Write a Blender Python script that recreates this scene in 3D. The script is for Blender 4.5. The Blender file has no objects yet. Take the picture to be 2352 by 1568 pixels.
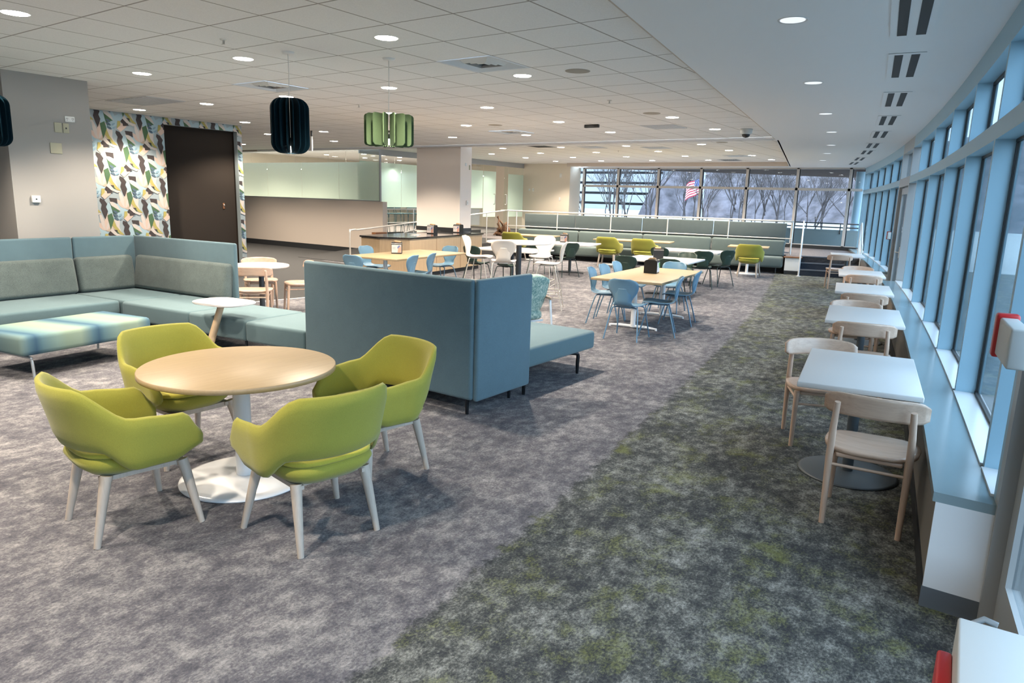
import bpy, bmesh, math, random
from mathutils import Vector, Matrix
R = math.radians
PI = math.pi
SC = bpy.context.scene
COL = SC.collection
random.seed(7)

# ------------------------------------------------------------------ camera, world, exposure
F_PX, YAW, PITCH, ROLL, CAM_Z = 1612.1, 0.614612, 0.200131, 0.030158, 1.795
cam_d = bpy.data.cameras.new('camera'); cam = bpy.data.objects.new('camera', cam_d); COL.objects.link(cam)
fw = Vector((math.cos(YAW)*math.cos(PITCH), math.sin(YAW)*math.cos(PITCH), -math.sin(PITCH)))
r0 = Vector((math.sin(YAW), -math.cos(YAW), 0)); u0 = r0.cross(fw)
rr = r0*math.cos(ROLL)+u0*math.sin(ROLL); uu = -r0*math.sin(ROLL)+u0*math.cos(ROLL)
cm = Matrix((rr, uu, -fw)).transposed().to_4x4(); cm.translation = Vector((0, 0, CAM_Z))
cam.matrix_world = cm
cam_d.sensor_width = 36; cam_d.lens = F_PX/2352*36; cam_d.clip_start = .05; cam_d.clip_end = 600
SC.camera = cam

world = bpy.data.worlds.new('dusk_sky'); SC.world = world; world.use_nodes = True
wn = world.node_tree; bg = wn.nodes['Background']
bg.inputs['Color'].default_value = (.62, .80, 1.0, 1); bg.inputs['Strength'].default_value = 4.2
SC.view_settings.view_transform = 'Standard'; SC.view_settings.look = 'None'
SC.view_settings.gamma = 1; SC.view_settings.use_curve_mapping = False
SC.view_settings.exposure = 0.55
cy = SC.cycles
cy.max_bounces = 7; cy.diffuse_bounces = 4; cy.glossy_bounces = 3; cy.transmission_bounces = 4; cy.transparent_max_bounces = 10
cy.caustics_reflective = False; cy.caustics_refractive = False; cy.sample_clamp_indirect = 4.0

LAMP_W = 68.0           # watts of one ceiling downlight
LAMP_C = (1.0, .86, .70)
EMIT_DISC = 40.0

# ------------------------------------------------------------------ helpers
class MB:
    """collects shapes that become ONE mesh object"""
    def __init__(s): s.v = []; s.f = []; s.sm = []; s.mi = []
    def add(s, vs, fs, smooth=False, mi=0, M=None):
        n = len(s.v)
        for v in vs:
            v = Vector(v); s.v.append(M @ v if M else v)
        for f in fs: s.f.append([i+n for i in f]); s.sm.append(smooth); s.mi.append(mi)
        return s
    def box(s, x0, x1, y0, y1, z0, z1, M=None, mi=0):
        vs = [(x, y, z) for z in (z0, z1) for y in (y0, y1) for x in (x0, x1)]
        return s.add(vs, [(0, 2, 3, 1), (4, 5, 7, 6), (0, 1, 5, 4), (2, 6, 7, 3), (0, 4, 6, 2), (1, 3, 7, 5)], False, mi, M)
    def rbox(s, x0, x1, y0, y1, z0, z1, r=.02, seg=3, M=None, mi=0):
        bm = bmesh.new(); bmesh.ops.create_cube(bm, size=1)
        for v in bm.verts: v.co = Vector(((x0+x1)/2+v.co.x*(x1-x0), (y0+y1)/2+v.co.y*(y1-y0), (z0+z1)/2+v.co.z*(z1-z0)))
        r = min(r, .49*min(x1-x0, y1-y0, z1-z0))
        bmesh.ops.bevel(bm, geom=bm.edges[:], offset=r, segments=seg, profile=.5, affect='EDGES')
        return s.bm(bm, True, M, mi)
    def bm(s, bm, smooth=True, M=None, mi=0):
        bm.verts.ensure_lookup_table(); bm.verts.index_update()
        s.add([v.co.copy() for v in bm.verts], [[v.index for v in f.verts] for f in bm.faces], smooth, mi, M); bm.free(); return s
    def prism(s, poly, z0, z1, M=None, mi=0):
        n = len(poly); a = sum(poly[i][0]*poly[(i+1) % n][1]-poly[(i+1) % n][0]*poly[i][1] for i in range(n))
        if a < 0: poly = poly[::-1]
        vs = [(x, y, z0) for x, y in poly]+[(x, y, z1) for x, y in poly]
        fs = [list(range(n))[::-1], list(range(n, 2*n))]+[(i, (i+1) % n, n+(i+1) % n, n+i) for i in range(n)]
        return s.add(vs, fs, False, mi, M)
    def rprism(s, poly, z0, z1, r=.006, M=None, mi=0, seg=2):
        n = len(poly); a = sum(poly[i][0]*poly[(i+1) % n][1]-poly[(i+1) % n][0]*poly[i][1] for i in range(n))
        if a < 0: poly = poly[::-1]
        bm = bmesh.new(); b = [bm.verts.new((x, y, z0)) for x, y in poly]; t = [bm.verts.new((x, y, z1)) for x, y in poly]
        bm.faces.new(b[::-1]); bm.faces.new(t)
        for i in range(n): bm.faces.new((b[i], b[(i+1) % n], t[(i+1) % n], t[i]))
        es = [e for e in bm.edges if abs(e.verts[0].co.z-e.verts[1].co.z) < 1e-6]
        bmesh.ops.bevel(bm, geom=es, offset=r, segments=seg, profile=.5, affect='EDGES')
        return s.bm(bm, n > 10, M, mi)
    def tube(s, pts, r, n=8, M=None, mi=0, closed=False, flat=1.0):
        pts = [Vector(p) for p in pts]; m = len(pts); rs = r if isinstance(r, (list, tuple)) else [r]*m
        vs = []; up = None
        for i, p in enumerate(pts):
            if closed: t = pts[(i+1) % m]-pts[i-1]
            else: t = pts[min(i+1, m-1)]-pts[max(i-1, 0)]
            t = t.normalized() if t.length > 1e-9 else Vector((0, 0, 1))
            if up is None: up = Vector((0, 0, 1)) if abs(t.z) < .9 else Vector((1, 0, 0))
            a = t.cross(up)
            if a.length < 1e-4: a = t.cross(Vector((0, 1, 0)))
            a.normalize(); b = a.cross(t).normalized(); up = b
            for k in range(n):
                w = 2*PI*(k+.5)/n; vs.append(p+a*math.cos(w)*rs[i]+b*math.sin(w)*rs[i]*flat)
        fs = []
        for i in range(m if closed else m-1):
            for k in range(n):
                j = (i+1) % m; fs.append((i*n+k, i*n+(k+1) % n, j*n+(k+1) % n, j*n+k))
        s.add(vs, fs, True, mi, M)
        if not closed:
            s.add(vs[:n], [list(range(n))[::-1]], False, mi, M); s.add(vs[-n:], [list(range(n))], False, mi, M)
        return s
    def lathe(s, prof, n=32, M=None, mi=0, smooth=True):
        vs = []; m = len(prof)
        for r_, z in prof:
            for k in range(n): vs.append((r_*math.cos(2*PI*k/n), r_*math.sin(2*PI*k/n), z))
        fs = [(i*n+k, i*n+(k+1) % n, (i+1)*n+(k+1) % n, (i+1)*n+k) for i in range(m-1) for k in range(n)]
        s.add(vs, fs, smooth, mi, M)
        if prof[0][0] > 1e-6: s.add(vs[:n], [list(range(n))[::-1]], False, mi, M)
        if prof[-1][0] > 1e-6: s.add(vs[-n:], [list(range(n))], False, mi, M)
        return s
    def shell(s, grid, th, M=None, mi=0):
        """open sheet of points -> solid of thickness th (grows along -normal)"""
        nr, nc = len(grid), len(grid[0]); g = [[Vector(p) for p in row] for row in grid]; off = []
        for i in range(nr):
            row = []
            for j in range(nc):
                a = g[min(i+1, nr-1)][j]-g[max(i-1, 0)][j]; b = g[i][min(j+1, nc-1)]-g[i][max(j-1, 0)]
                nn = a.cross(b); nn = nn.normalized() if nn.length > 1e-12 else Vector((0, 0, 1)); row.append(g[i][j]-nn*th)
            off.append(row)
        V = [p for r in g for p in r]; W = [p for r in off for p in r]; N = nr*nc; fs = []
        for i in range(nr-1):
            for j in range(nc-1):
                q = (i*nc+j, i*nc+j+1, (i+1)*nc+j+1, (i+1)*nc+j); fs.append(q[::-1]); fs.append(tuple(k+N for k in q))
        ring = [j for j in range(nc)]+[i*nc+nc-1 for i in range(1, nr)]+[(nr-1)*nc+j for j in range(nc-2, -1, -1)]+[i*nc for i in range(nr-2, 0, -1)]
        for a in range(len(ring)):
            b = (a+1) % len(ring); fs.append((ring[a], ring[b], ring[b]+N, ring[a]+N))
        return s.add(V+W, fs, True, mi, M)
    def loft(s, rings, cap=True, M=None, mi=0, smooth=True):
        n = len(rings[0]); vs = [p for r in rings for p in r]
        fs = [(i*n+k, i*n+(k+1) % n, (i+1)*n+(k+1) % n, (i+1)*n+k) for i in range(len(rings)-1) for k in range(n)]
        if cap: fs += [list(range(n))[::-1], list(range(len(vs)-n, len(vs)))]
        return s.add(vs, fs, smooth, mi, M)
    def build(s, name, mat, parent=None, loc=None, rotz=0, weld=False):
        me = bpy.data.meshes.new(name); me.from_pydata([tuple(v) for v in s.v], [], s.f); me.update()
        me.polygons.foreach_set('use_smooth', s.sm)
        for m in (mat if isinstance(mat, (list, tuple)) else [mat]): me.materials.append(m)
        if any(s.mi): me.polygons.foreach_set('material_index', s.mi)
        bm = bmesh.new(); bm.from_mesh(me)
        if weld: bmesh.ops.remove_doubles(bm, verts=bm.verts, dist=1e-5)
        bmesh.ops.recalc_face_normals(bm, faces=bm.faces); bm.to_mesh(me); bm.free()
        o = bpy.data.objects.new(name, me); COL.objects.link(o)
        if parent: o.parent = parent
        if loc: o.location = loc
        o.rotation_euler = (0, 0, rotz)
        return o

def tag(o, label=None, cat=None, group=None, kind=None):
    if label: o['label'] = label
    if cat: o['category'] = cat
    if group: o['group'] = group
    if kind: o['kind'] = kind
    return o
def thing(name, label, cat, loc=(0, 0, 0), rotz=0, group=None):
    o = bpy.data.objects.new(name, None); COL.objects.link(o); o.empty_display_size = .1
    o.location = loc; o.rotation_euler = (0, 0, rotz)
    return tag(o, label, cat, group)
def struct(name, mb, mat, parent=None):
    return tag(mb.build(name, mat, parent), kind='structure')
KIDS = {}
def kids(o):
    return [c for c in COL.objects if c.parent == o]
def dup(root, loc, rotz, label=None, group=None, parts=None):
    r_ = root.copy(); COL.objects.link(r_); r_.location = loc; r_.rotation_euler = (0, 0, rotz)
    if label: r_['label'] = label
    if group: r_['group'] = group
    if root.name not in KIDS: KIDS[root.name] = [(c, kids(c)) for c in kids(root)]
    for ch, gs in KIDS[root.name]:
        c = ch.copy(); COL.objects.link(c); c.parent = r_
        for g in gs:
            d = g.copy(); COL.objects.link(d); d.parent = c
    return r_
class Place:
    """first call moves the prototype, later calls copy it"""
    def __init__(s, maker): s.maker = maker; s.proto = None
    def __call__(s, loc, heading, label, group=None):
        if len(loc) == 2: loc = (loc[0], loc[1], 0)
        rz = R(heading-90)
        if s.proto is None:
            s.proto = s.maker(); s.proto.location = loc; s.proto.rotation_euler = (0, 0, rz)
            tag(s.proto, label)
            if group: s.proto['group'] = group
            return s.proto
        return dup(s.proto, loc, rz, label, group)
def smooth_pts(pts, k=4):
    pts = [Vector(p) for p in pts]; out = []
    for i in range(len(pts)-1):
        p0, p1, p2, p3 = pts[max(i-1, 0)], pts[i], pts[i+1], pts[min(i+2, len(pts)-1)]
        for j in range(k):
            t = j/k; out.append(.5*((2*p1)+(p2-p0)*t+(2*p0-5*p1+4*p2-p3)*t*t+(3*p1-p0-3*p2+p3)*t**3))
    return out+[pts[-1]]
def lerp(a, b, t): return a+(b-a)*t
def sstep(a, b, x):
    t = max(0, min(1, (x-a)/(b-a))); return t*t*(3-2*t)

# ------------------------------------------------------------------ materials
def mat(name, col, rough=.5, metal=0, bump=0, bscale=60, var=0, vscale=3, spec=None, emit=None, es=0, sheen=0, stretch=None, trans=None):
    m = bpy.data.materials.new(name); m.use_nodes = True; nt = m.node_tree; b = nt.nodes['Principled BSDF']
    b.inputs['Base Color'].default_value = (*col, 1); b.inputs['Roughness'].default_value = rough; b.inputs['Metallic'].default_value = metal
    if spec is not None: b.inputs['Specular IOR Level'].default_value = spec
    if sheen: b.inputs['Sheen Weight'].default_value = sheen
    if emit: b.inputs['Emission Color'].default_value = (*emit, 1); b.inputs['Emission Strength'].default_value = es
    if var or bump:
        tc = nt.nodes.new('ShaderNodeTexCoord'); mp = nt.nodes.new('ShaderNodeMapping'); nt.links.new(tc.outputs['Object'], mp.inputs['Vector'])
        if stretch: mp.inputs['Scale'].default_value = stretch
    if var:
        nz = nt.nodes.new('ShaderNodeTexNoise'); nz.inputs['Scale'].default_value = vscale; nz.inputs['Detail'].default_value = 6; nz.inputs['Roughness'].default_value = .65
        nt.links.new(mp.outputs['Vector'], nz.inputs['Vector'])
        cr = nt.nodes.new('ShaderNodeValToRGB'); cr.color_ramp.elements[0].position = .3; cr.color_ramp.elements[1].position = .7
        cr.color_ramp.elements[0].color = (*[c*(1-var) for c in col], 1); cr.color_ramp.elements[1].color = (*[min(1, c*(1+var)) for c in col], 1)
        nt.links.new(nz.outputs['Fac'], cr.inputs['Fac']); nt.links.new(cr.outputs['Color'], b.inputs['Base Color'])
    if bump:
        n2 = nt.nodes.new('ShaderNodeTexNoise'); n2.inputs['Scale'].default_value = bscale; n2.inputs['Detail'].default_value = 3
        nt.links.new(mp.outputs['Vector'], n2.inputs['Vector'])
        bp = nt.nodes.new('ShaderNodeBump'); bp.inputs['Strength'].default_value = bump; bp.inputs['Distance'].default_value = .01
        nt.links.new(n2.outputs['Fac'], bp.inputs['Height']); nt.links.new(bp.outputs['Normal'], b.inputs['Normal'])
    return m
class NT:
    """tiny node-graph builder"""
    def __init__(s, m): s.nt = m.node_tree; s.b = s.nt.nodes['Principled BSDF']
    def n(s, t, **k):
        x = s.nt.nodes.new(t)
        for a, v in k.items(): setattr(x, a, v)
        return x
    def l(s, a, b): s.nt.links.new(a, b)
    def math(s, op, a, b=None, c=None):
        x = s.n('ShaderNodeMath', operation=op)
        for i, v in enumerate((a, b, c)):
            if v is None: continue
            if isinstance(v, (int, float)): x.inputs[i].default_value = v
            else: s.l(v, x.inputs[i])
        return x.outputs[0]
    def noise(s, vec, scale, detail=4, rough=.6, dist=0):
        x = s.n('ShaderNodeTexNoise'); x.inputs['Scale'].default_value = scale; x.inputs['Detail'].default_value = detail
        x.inputs['Roughness'].default_value = rough; x.inputs['Distortion'].default_value = dist; s.l(vec, x.inputs['Vector']); return x.outputs['Fac']
    def ramp(s, fac, stops):
        x = s.n('ShaderNodeValToRGB'); e = x.color_ramp.elements
        while len(e) < len(stops): e.new(.5)
        for i, (p, c) in enumerate(stops): e[i].position = p; e[i].color = (*c, 1)
        s.l(fac, x.inputs['Fac']); return x.outputs['Color']
    def mix(s, fac, a, b, mode='MIX'):
        x = s.n('ShaderNodeMix', data_type='RGBA', blend_type=mode)
        if isinstance(fac, (int, float)): x.inputs[0].default_value = fac
        else: s.l(fac, x.inputs[0])
        for i, v in ((6, a), (7, b)):
            if isinstance(v, tuple): x.inputs[i].default_value = (*v, 1)
            else: s.l(v, x.inputs[i])
        return x.outputs[2]
    def scale(s, vec, sc, rot=(0, 0, 0)):
        x = s.n('ShaderNodeMapping'); x.inputs['Scale'].default_value = sc; x.inputs['Rotation'].default_value = rot; s.l(vec, x.inputs['Vector']); return x.outputs[0]

def fac_y(x, off=0.0): return -.502+.1052*x+.00334*x*x+off      # curve of the window wall's mullion noses
def car_y(x): return -.502+2.11+.1187*x+.00334*x*x               # seam between the two carpets
TILE, GX, GY = .6794, 5.582, 2.920

def carpet_mat():
    m = mat('patterned_carpet', (.1, .1, .1), .95, spec=.15); t = NT(m)
    tc = t.n('ShaderNodeTexCoord'); P = tc.outputs['Object']; sp = t.n('ShaderNodeSeparateXYZ'); t.l(P, sp.inputs[0])
    x, y = sp.outputs[0], sp.outputs[1]
    rot = (0, 0, R(-8))
    fine = t.noise(t.scale(P, (1.0, 1.25, 1), rot), 62, 4, .75, .2)
    mid = t.noise(t.scale(P, (1.0, 1.2, 1), rot), 9.0, 8, .72, .12)
    big = t.noise(P, 2.0, 5, .6)
    k = t.math('ADD', t.math('MULTIPLY', fine, .36), t.math('ADD', t.math('MULTIPLY', mid, .50), t.math('MULTIPLY', big, .24)))
    left = t.ramp(k, [(.46, (.066, .066, .079)), (.54, (.114, .112, .126)), (.60, (.190, .186, .193)), (.68, (.30, .294, .294))])
    right = t.ramp(k, [(.475, (.034, .037, .042)), (.545, (.072, .077, .074)), (.597, (.150, .155, .146)), (.67, (.29, .30, .285))])
    gp = t.noise(t.scale(P, (1, 1.15, 1), rot), 3.4, 6, .7, .3)
    gm = t.ramp(t.math('ADD', t.math('MULTIPLY', gp, .62), t.math('MULTIPLY', fine, .38)), [(.515, (0, 0, 0)), (.62, (1, 1, 1))])
    right = t.mix(t.math('MULTIPLY', gm, .42), right, (.19, .21, .045))
    # carpet seam: curved line parallel to the windows, tile edges dithered
    cyv = t.math('ADD', t.math('ADD', t.math('MULTIPLY', x, .1187), 1.608), t.math('MULTIPLY', t.math('MULTIPLY', x, x), .00334))
    d = t.math('ADD', t.math('SUBTRACT', y, cyv), t.math('MULTIPLY', t.math('SUBTRACT', mid, .5), .35))
    f = t.n('ShaderNodeMapRange'); f.inputs['From Min'].default_value = -.03; f.inputs['From Max'].default_value = .03; t.l(d, f.inputs['Value'])
    t.l(t.mix(f.outputs[0], right, left), t.b.inputs['Base Color'])
    rib = t.noise(P, 170, 2, .5)
    bp = t.n('ShaderNodeBump'); bp.inputs['Strength'].default_value = .5; bp.inputs['Distance'].default_value = .006
    t.l(t.math('ADD', rib, fine), bp.inputs['Height']); t.l(bp.outputs[0], t.b.inputs['Normal'])
    return m
def tile_mat(name, gx, gy, dirx=0.0):
    m = mat(name, (.7, .68, .65), .9, spec=.2); t = NT(m)
    tc = t.n('ShaderNodeTexCoord'); P = tc.outputs['Object']
    mp = t.n('ShaderNodeMapping'); mp.vector_type = 'POINT'; mp.inputs['Location'].default_value = (-gx, -gy, 0); t.l(P, mp.inputs['Vector'])
    sp = t.n('ShaderNodeSeparateXYZ'); t.l(mp.outputs[0], sp.inputs[0]); ds = []
    for a in (0, 1):
        q = t.math('DIVIDE', sp.outputs[a], TILE); fr = t.math('FRACT', t.math('ADD', q, .5))
        ds.append(t.math('MULTIPLY', t.math('ABSOLUTE', t.math('SUBTRACT', fr, .5)), TILE))
    d = t.math('MINIMUM', ds[0], ds[1])
    sp2 = t.noise(P, 90, 3, .6)
    base = t.ramp(sp2, [(.3, (.83, .825, .81)), (.7, (.91, .905, .89))])
    line = t.ramp(d, [(0, (1, 1, 1)), (.0065, (1, 1, 1)), (.0085, (0, 0, 0))])
    t.l(t.mix(line, base, (.34, .315, .29)), t.b.inputs['Base Color'])  # darker grid colour paints in the thin shadow along the tile edges
    bp = t.n('ShaderNodeBump'); bp.inputs['Strength'].default_value = .25; bp.inputs['Distance'].default_value = .004
    t.l(sp2, bp.inputs['Height']); t.l(bp.outputs[0], t.b.inputs['Normal'])
    return m
def glass_mat(name, tint=(.86, .95, .93), refl=.55):
    m = bpy.data.materials.new(name); m.use_nodes = True; nt = m.node_tree; nt.nodes.clear(); N = nt.nodes.new
    o = N('ShaderNodeOutputMaterial'); mx = N('ShaderNodeMixShader'); tr = N('ShaderNodeBsdfTransparent'); gl = N('ShaderNodeBsdfGlossy'); fr = N('ShaderNodeFresnel')
    tr.inputs[0].default_value = (*tint, 1); gl.inputs['Roughness'].default_value = .01; gl.inputs[0].default_value = (refl, refl, refl, 1); gm = N('ShaderNodeNewGeometry'); mr = N('ShaderNodeMapRange'); mr.inputs['To Min'].default_value = 1.5; mr.inputs['To Max'].default_value = 1/1.5
    nt.links.new(gm.outputs['Backfacing'], mr.inputs['Value']); nt.links.new(mr.outputs[0], fr.inputs[0])
    nt.links.new(fr.outputs[0], mx.inputs[0]); nt.links.new(tr.outputs[0], mx.inputs[1]); nt.links.new(gl.outputs[0], mx.inputs[2]); nt.links.new(mx.outputs[0], o.inputs[0])
    return m
def frost_mat(name, col=(.82, .91, .79)):
    m = bpy.data.materials.new(name); m.use_nodes = True; nt = m.node_tree; nt.nodes.clear(); N = nt.nodes.new
    o = N('ShaderNodeOutputMaterial'); mx = N('ShaderNodeMixShader'); a = N('ShaderNodeBsdfDiffuse'); b = N('ShaderNodeBsdfTranslucent'); g = N('ShaderNodeBsdfGlossy'); m2 = N('ShaderNodeMixShader')
    nz = N('ShaderNodeTexNoise'); nz.inputs['Scale'].default_value = 60; cr = N('ShaderNodeValToRGB')
    cr.color_ramp.elements[0].color = (*[c*.93 for c in col], 1); cr.color_ramp.elements[1].color = (*col, 1)
    nt.links.new(nz.outputs['Fac'], cr.inputs['Fac'])
    nt.links.new(cr.outputs[0], a.inputs[0]); nt.links.new(cr.outputs[0], b.inputs[0]); g.inputs['Roughness'].default_value = .08; m2.inputs[0].default_value = .06
    mx.inputs[0].default_value = .55
    nt.links.new(a.outputs[0], mx.inputs[1]); nt.links.new(b.outputs[0], mx.inputs[2]); nt.links.new(mx.outputs[0], m2.inputs[1]); nt.links.new(g.outputs[0], m2.inputs[2]); nt.links.new(m2.outputs[0], o.inputs[0])
    return m
def wood_mat(name, col, rough=.4, axis=0, contrast=.14, sc=1.0):
    m = mat(name, col, rough); t = NT(m); tc = t.n('ShaderNodeTexCoord')
    s = [26*sc]*3; s[axis] = 1.6*sc
    v = t.scale(tc.outputs['Object'], tuple(s)); a = t.noise(v, 1.3, 6, .65, .6); b = t.noise(v, 5, 3, .6)
    k = t.math('ADD', t.math('MULTIPLY', a, .65), t.math('MULTIPLY', b, .35))
    t.l(t.ramp(k, [(.32, tuple(c*(1-contrast*1.4) for c in col)), (.52, col), (.7, tuple(min(1, c*(1+contrast)) for c in col))]), t.b.inputs['Base Color'])
    return m
def fabric_mat(name, col, var=.1, scale=220, tweed=0):
    m = mat(name, col, .9, spec=.2, sheen=.15); t = NT(m); tc = t.n('ShaderNodeTexCoord'); P = tc.outputs['Object']
    a = t.noise(t.scale(P, (1, 1, 1.7)), scale, 2, .5); b = t.noise(P, 7, 4, .6)
    k = t.math('ADD', t.math('MULTIPLY', a, .75), t.math('MULTIPLY', b, .25)); w = var+tweed
    t.l(t.ramp(k, [(.36, tuple(c*(1-w) for c in col)), (.64, tuple(min(1, c*(1+w)) for c in col))]), t.b.inputs['Base Color'])
    bp = t.n('ShaderNodeBump'); bp.inputs['Strength'].default_value = .18; bp.inputs['Distance'].default_value = .003
    t.l(a, bp.inputs['Height']); t.l(bp.outputs[0], t.b.inputs['Normal'])
    return m
def ombre_mat():
    m = mat('ombre_upholstery', (.4, .5, .45), .85, spec=.2); t = NT(m); tc = t.n('ShaderNodeTexCoord'); sp = t.n('ShaderNodeSeparateXYZ'); t.l(tc.outputs['Object'], sp.inputs[0])
    k = t.math('ADD', sp.outputs[0], t.math('MULTIPLY', sp.outputs[1], .12)); f = t.math('FRACT', t.math('ADD', t.math('MULTIPLY', k, 1.62), .30))
    t.l(t.ramp(f, [(0, (.20, .27, .21)), (.22, (.22, .29, .23)), (.42, (.08, .15, .19)), (.52, (.04, .09, .14)), (.62, (.095, .17, .20)), (.84, (.175, .26, .235)), (1, (.20, .27, .21))]), t.b.inputs['Base Color'])
    return m

M = {}
M['carpet'] = carpet_mat()
M['dark_floor'] = mat('dark_carpet_tile', (.055, .055, .056), .9, bump=.3, bscale=120, var=.12, vscale=40, spec=.2)
M['plat_floor'] = mat('platform_carpet', (.17, .155, .155), .95, bump=.3, bscale=120, var=.35, vscale=30, spec=.15)
M['step'] = mat('dark_step_carpet', (.030, .036, .050), .9, bump=.3, bscale=120, var=.2, vscale=60, spec=.2)
M['nosing'] = mat('step_nosing', (.12, .13, .15), .5)
M['tile'] = tile_mat('ceiling_tile', GX, GY)
M['tile_far'] = tile_mat('far_ceiling_tile', GX+.2, GY+.33)
M['gypsum'] = mat('painted_gypsum', (.86, .86, .86), .85, bump=.03, bscale=200, spec=.2)
M['wall'] = mat('greige_wall_paint', (.60, .525, .46), .85, bump=.05, bscale=260, spec=.2)
M['pier'] = mat('grey_wall_paint', (.34, .327, .31), .85, bump=.05, bscale=260, spec=.2)
M['column'] = mat('warm_column_paint', (.84, .765, .70), .85, bump=.05, bscale=260, spec=.2)
M['cream'] = mat('cream_wall_paint', (.68, .61, .51), .85, bump=.05, bscale=260, spec=.2)
M['brown_wall'] = mat('dark_brown_paint', (.026, .0195, .015), .8, bump=.1, bscale=200, spec=.25)
M['base'] = mat('black_rubber_base', (.022, .024, .027), .5)
M['grey_base'] = mat('grey_rubber_base', (.11, .125, .14), .55)
M['frame'] = mat('pale_blue_aluminium', (.30, .47, .57), .42, spec=.4)
M['far_frame'] = mat('beige_aluminium', (.58, .54, .50), .45)
M['door_frame'] = mat('grey_door_frame', (.36, .37, .37), .45)
M['gasket'] = mat('black_gasket', (.006, .007, .008), .5)
M['sill'] = mat('pale_solid_surface_sill', (.23, .305, .33), .18, spec=.6)
M['sill_face'] = mat('taupe_sill_front', (.20, .175, .15), .6)
M['sill_end'] = mat('white_sill_end', (.72, .73, .74), .6)
M['glass'] = glass_mat('tinted_window_glass', (.90, .965, 1.0))
M['glass_far'] = glass_mat('clear_window_glass', (.97, .98, .99), .45)
M['iglass'] = glass_mat('interior_glass', (.95, .98, .96), .8)
M['frost'] = frost_mat('frosted_film')
M['frost2'] = frost_mat('frosted_film_green', (.70, .86, .76))
M['oak'] = wood_mat('oak_laminate', (.33, .242, .138), .42, 0, .10)
M['oakY'] = wood_mat('oak_panel', (.50, .36, .22), .5, 2, .10)
M['ash'] = wood_mat('whitewashed_ash', (.43, .365, .305), .5, 2, .10)
M['beech'] = wood_mat('pale_beech', (.56, .395, .295), .22, 0, .12)
M['beechZ'] = wood_mat('pale_beech_leg', (.56, .395, .295), .28, 2, .12)
M['wood_cap'] = wood_mat('brown_wood_cap', (.22, .095, .04), .4, 0, .2)
M['white'] = mat('white_laminate', (.62, .60, .58), .3)
M['white_metal'] = mat('white_powder_coat', (.74, .75, .76), .18, spec=.6)
M['grey_metal'] = mat('charcoal_powder_coat', (.035, .042, .05), .4)
M['slate_base'] = mat('slate_base_plate', (.075, .09, .10), .45)
M['chrome'] = mat('brushed_steel', (.74, .73, .70), .36, .55)
M['silver'] = mat('silver_paint', (.42, .45, .47), .35, .6)
M['black_leg'] = mat('black_bronze_leg', (.018, .02, .023), .35, .6)
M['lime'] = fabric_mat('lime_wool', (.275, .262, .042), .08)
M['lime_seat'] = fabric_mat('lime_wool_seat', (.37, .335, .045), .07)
M['teal'] = fabric_mat('blue_grey_upholstery', (.090, .146, .172), .10)
M['teal_seat'] = fabric_mat('sage_seat_upholstery', (.095, .150, .165), .07)
M['tweed'] = fabric_mat('grey_green_tweed', (.092, .115, .112), .08, 160, .22)
M['bench'] = fabric_mat('sage_bench_upholstery', (.112, .145, .140), .10)
M['screen_grey'] = fabric_mat('grey_screen_upholstery', (.10, .128, .132), .10)
M['ombre'] = ombre_mat()
M['blue'] = mat('blue_plywood_shell', (.115, .225, .32), .32)
M['blue_leg'] = mat('blue_powder_coat', (.12, .22, .31), .35, .2)
M['green'] = mat('dark_green_shell', (.018, .040, .030), .35)
M['green_leg'] = mat('dark_green_steel', (.02, .038, .036), .35, .3)
M['ivory'] = mat('ivory_shell', (.66, .59, .51), .32)
M['ivory_leg'] = mat('ivory_steel', (.55, .52, .47), .3, .3)
M['black_plastic'] = mat('black_plastic', (.010, .010, .011), .35)
M['stone'] = mat('black_stone_top', (.018, .018, .020), .08, spec=.7, var=.3, vscale=80)
M['napkin'] = mat('brown_napkin', (.40, .24, .13), .9)
M['ad'] = mat('printed_card', (.62, .55, .52), .4)
M['ad_text'] = mat('printed_grey_text', (.30, .36, .40), .5)
M['ad_skin'] = mat('printed_skin_tone', (.52, .27, .20), .5)
M['ad_blue'] = mat('printed_blue', (.12, .16, .33), .5)
M['ad_leaf'] = mat('printed_green', (.13, .36, .06), .5)
M['ad_white'] = mat('printed_white', (.66, .70, .76), .4)
M['felt_navy'] = mat('navy_teal_felt', (.0018, .014, .023), .95, bump=.2, bscale=300, spec=.1)
M['felt_green'] = mat('moss_green_felt', (.072, .112, .058), .95, bump=.2, bscale=300, var=.08, vscale=120, spec=.1)
M['cable'] = mat('white_cable', (.6, .58, .55), .5)
M['lens'] = mat('lit_lens', (.9, .9, .9), .5, emit=(1, .93, .82), es=EMIT_DISC)
M['reflector_glow'] = mat('daylight_glow_reflector', (.75, .76, .78), .35, emit=(.9, .95, 1), es=.55)  # weak emission stands in for daylight on the unlit reflectors
M['bulb'] = mat('lit_bulb', (.9, .9, .9), .5, emit=(.95, 1, .95), es=14)
M['ring'] = mat('white_trim_ring', (.75, .74, .72), .4)
M['vent'] = mat('grey_vent_metal', (.50, .52, .54), .5)
M['vent_frame'] = mat('pale_vent_flange', (.62, .67, .72), .45)
M['vent_dark'] = mat('dark_vent_slot', (.012, .012, .013), .6)
M['speaker'] = mat('beige_speaker_grille', (.36, .33, .28), .7, bump=.3, bscale=400)
M['plate'] = mat('white_wall_plate', (.72, .72, .70), .4)
M['beige_plate'] = mat('beige_wall_plate', (.42, .40, .29), .5)
M['red'] = mat('red_plastic', (.50, .020, .022), .35)
M['white_plastic'] = mat('white_plastic', (.56, .58, .57), .4)
M['driftwood'] = wood_mat('driftwood', (.13, .065, .032), .8, 2, .6, .4)
M['planter'] = mat('dark_glazed_planter', (.055, .06, .055), .4)
M['leg_pad'] = mat('pale_block', (.5, .5, .48), .6)
M['patterned'] = None

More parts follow.
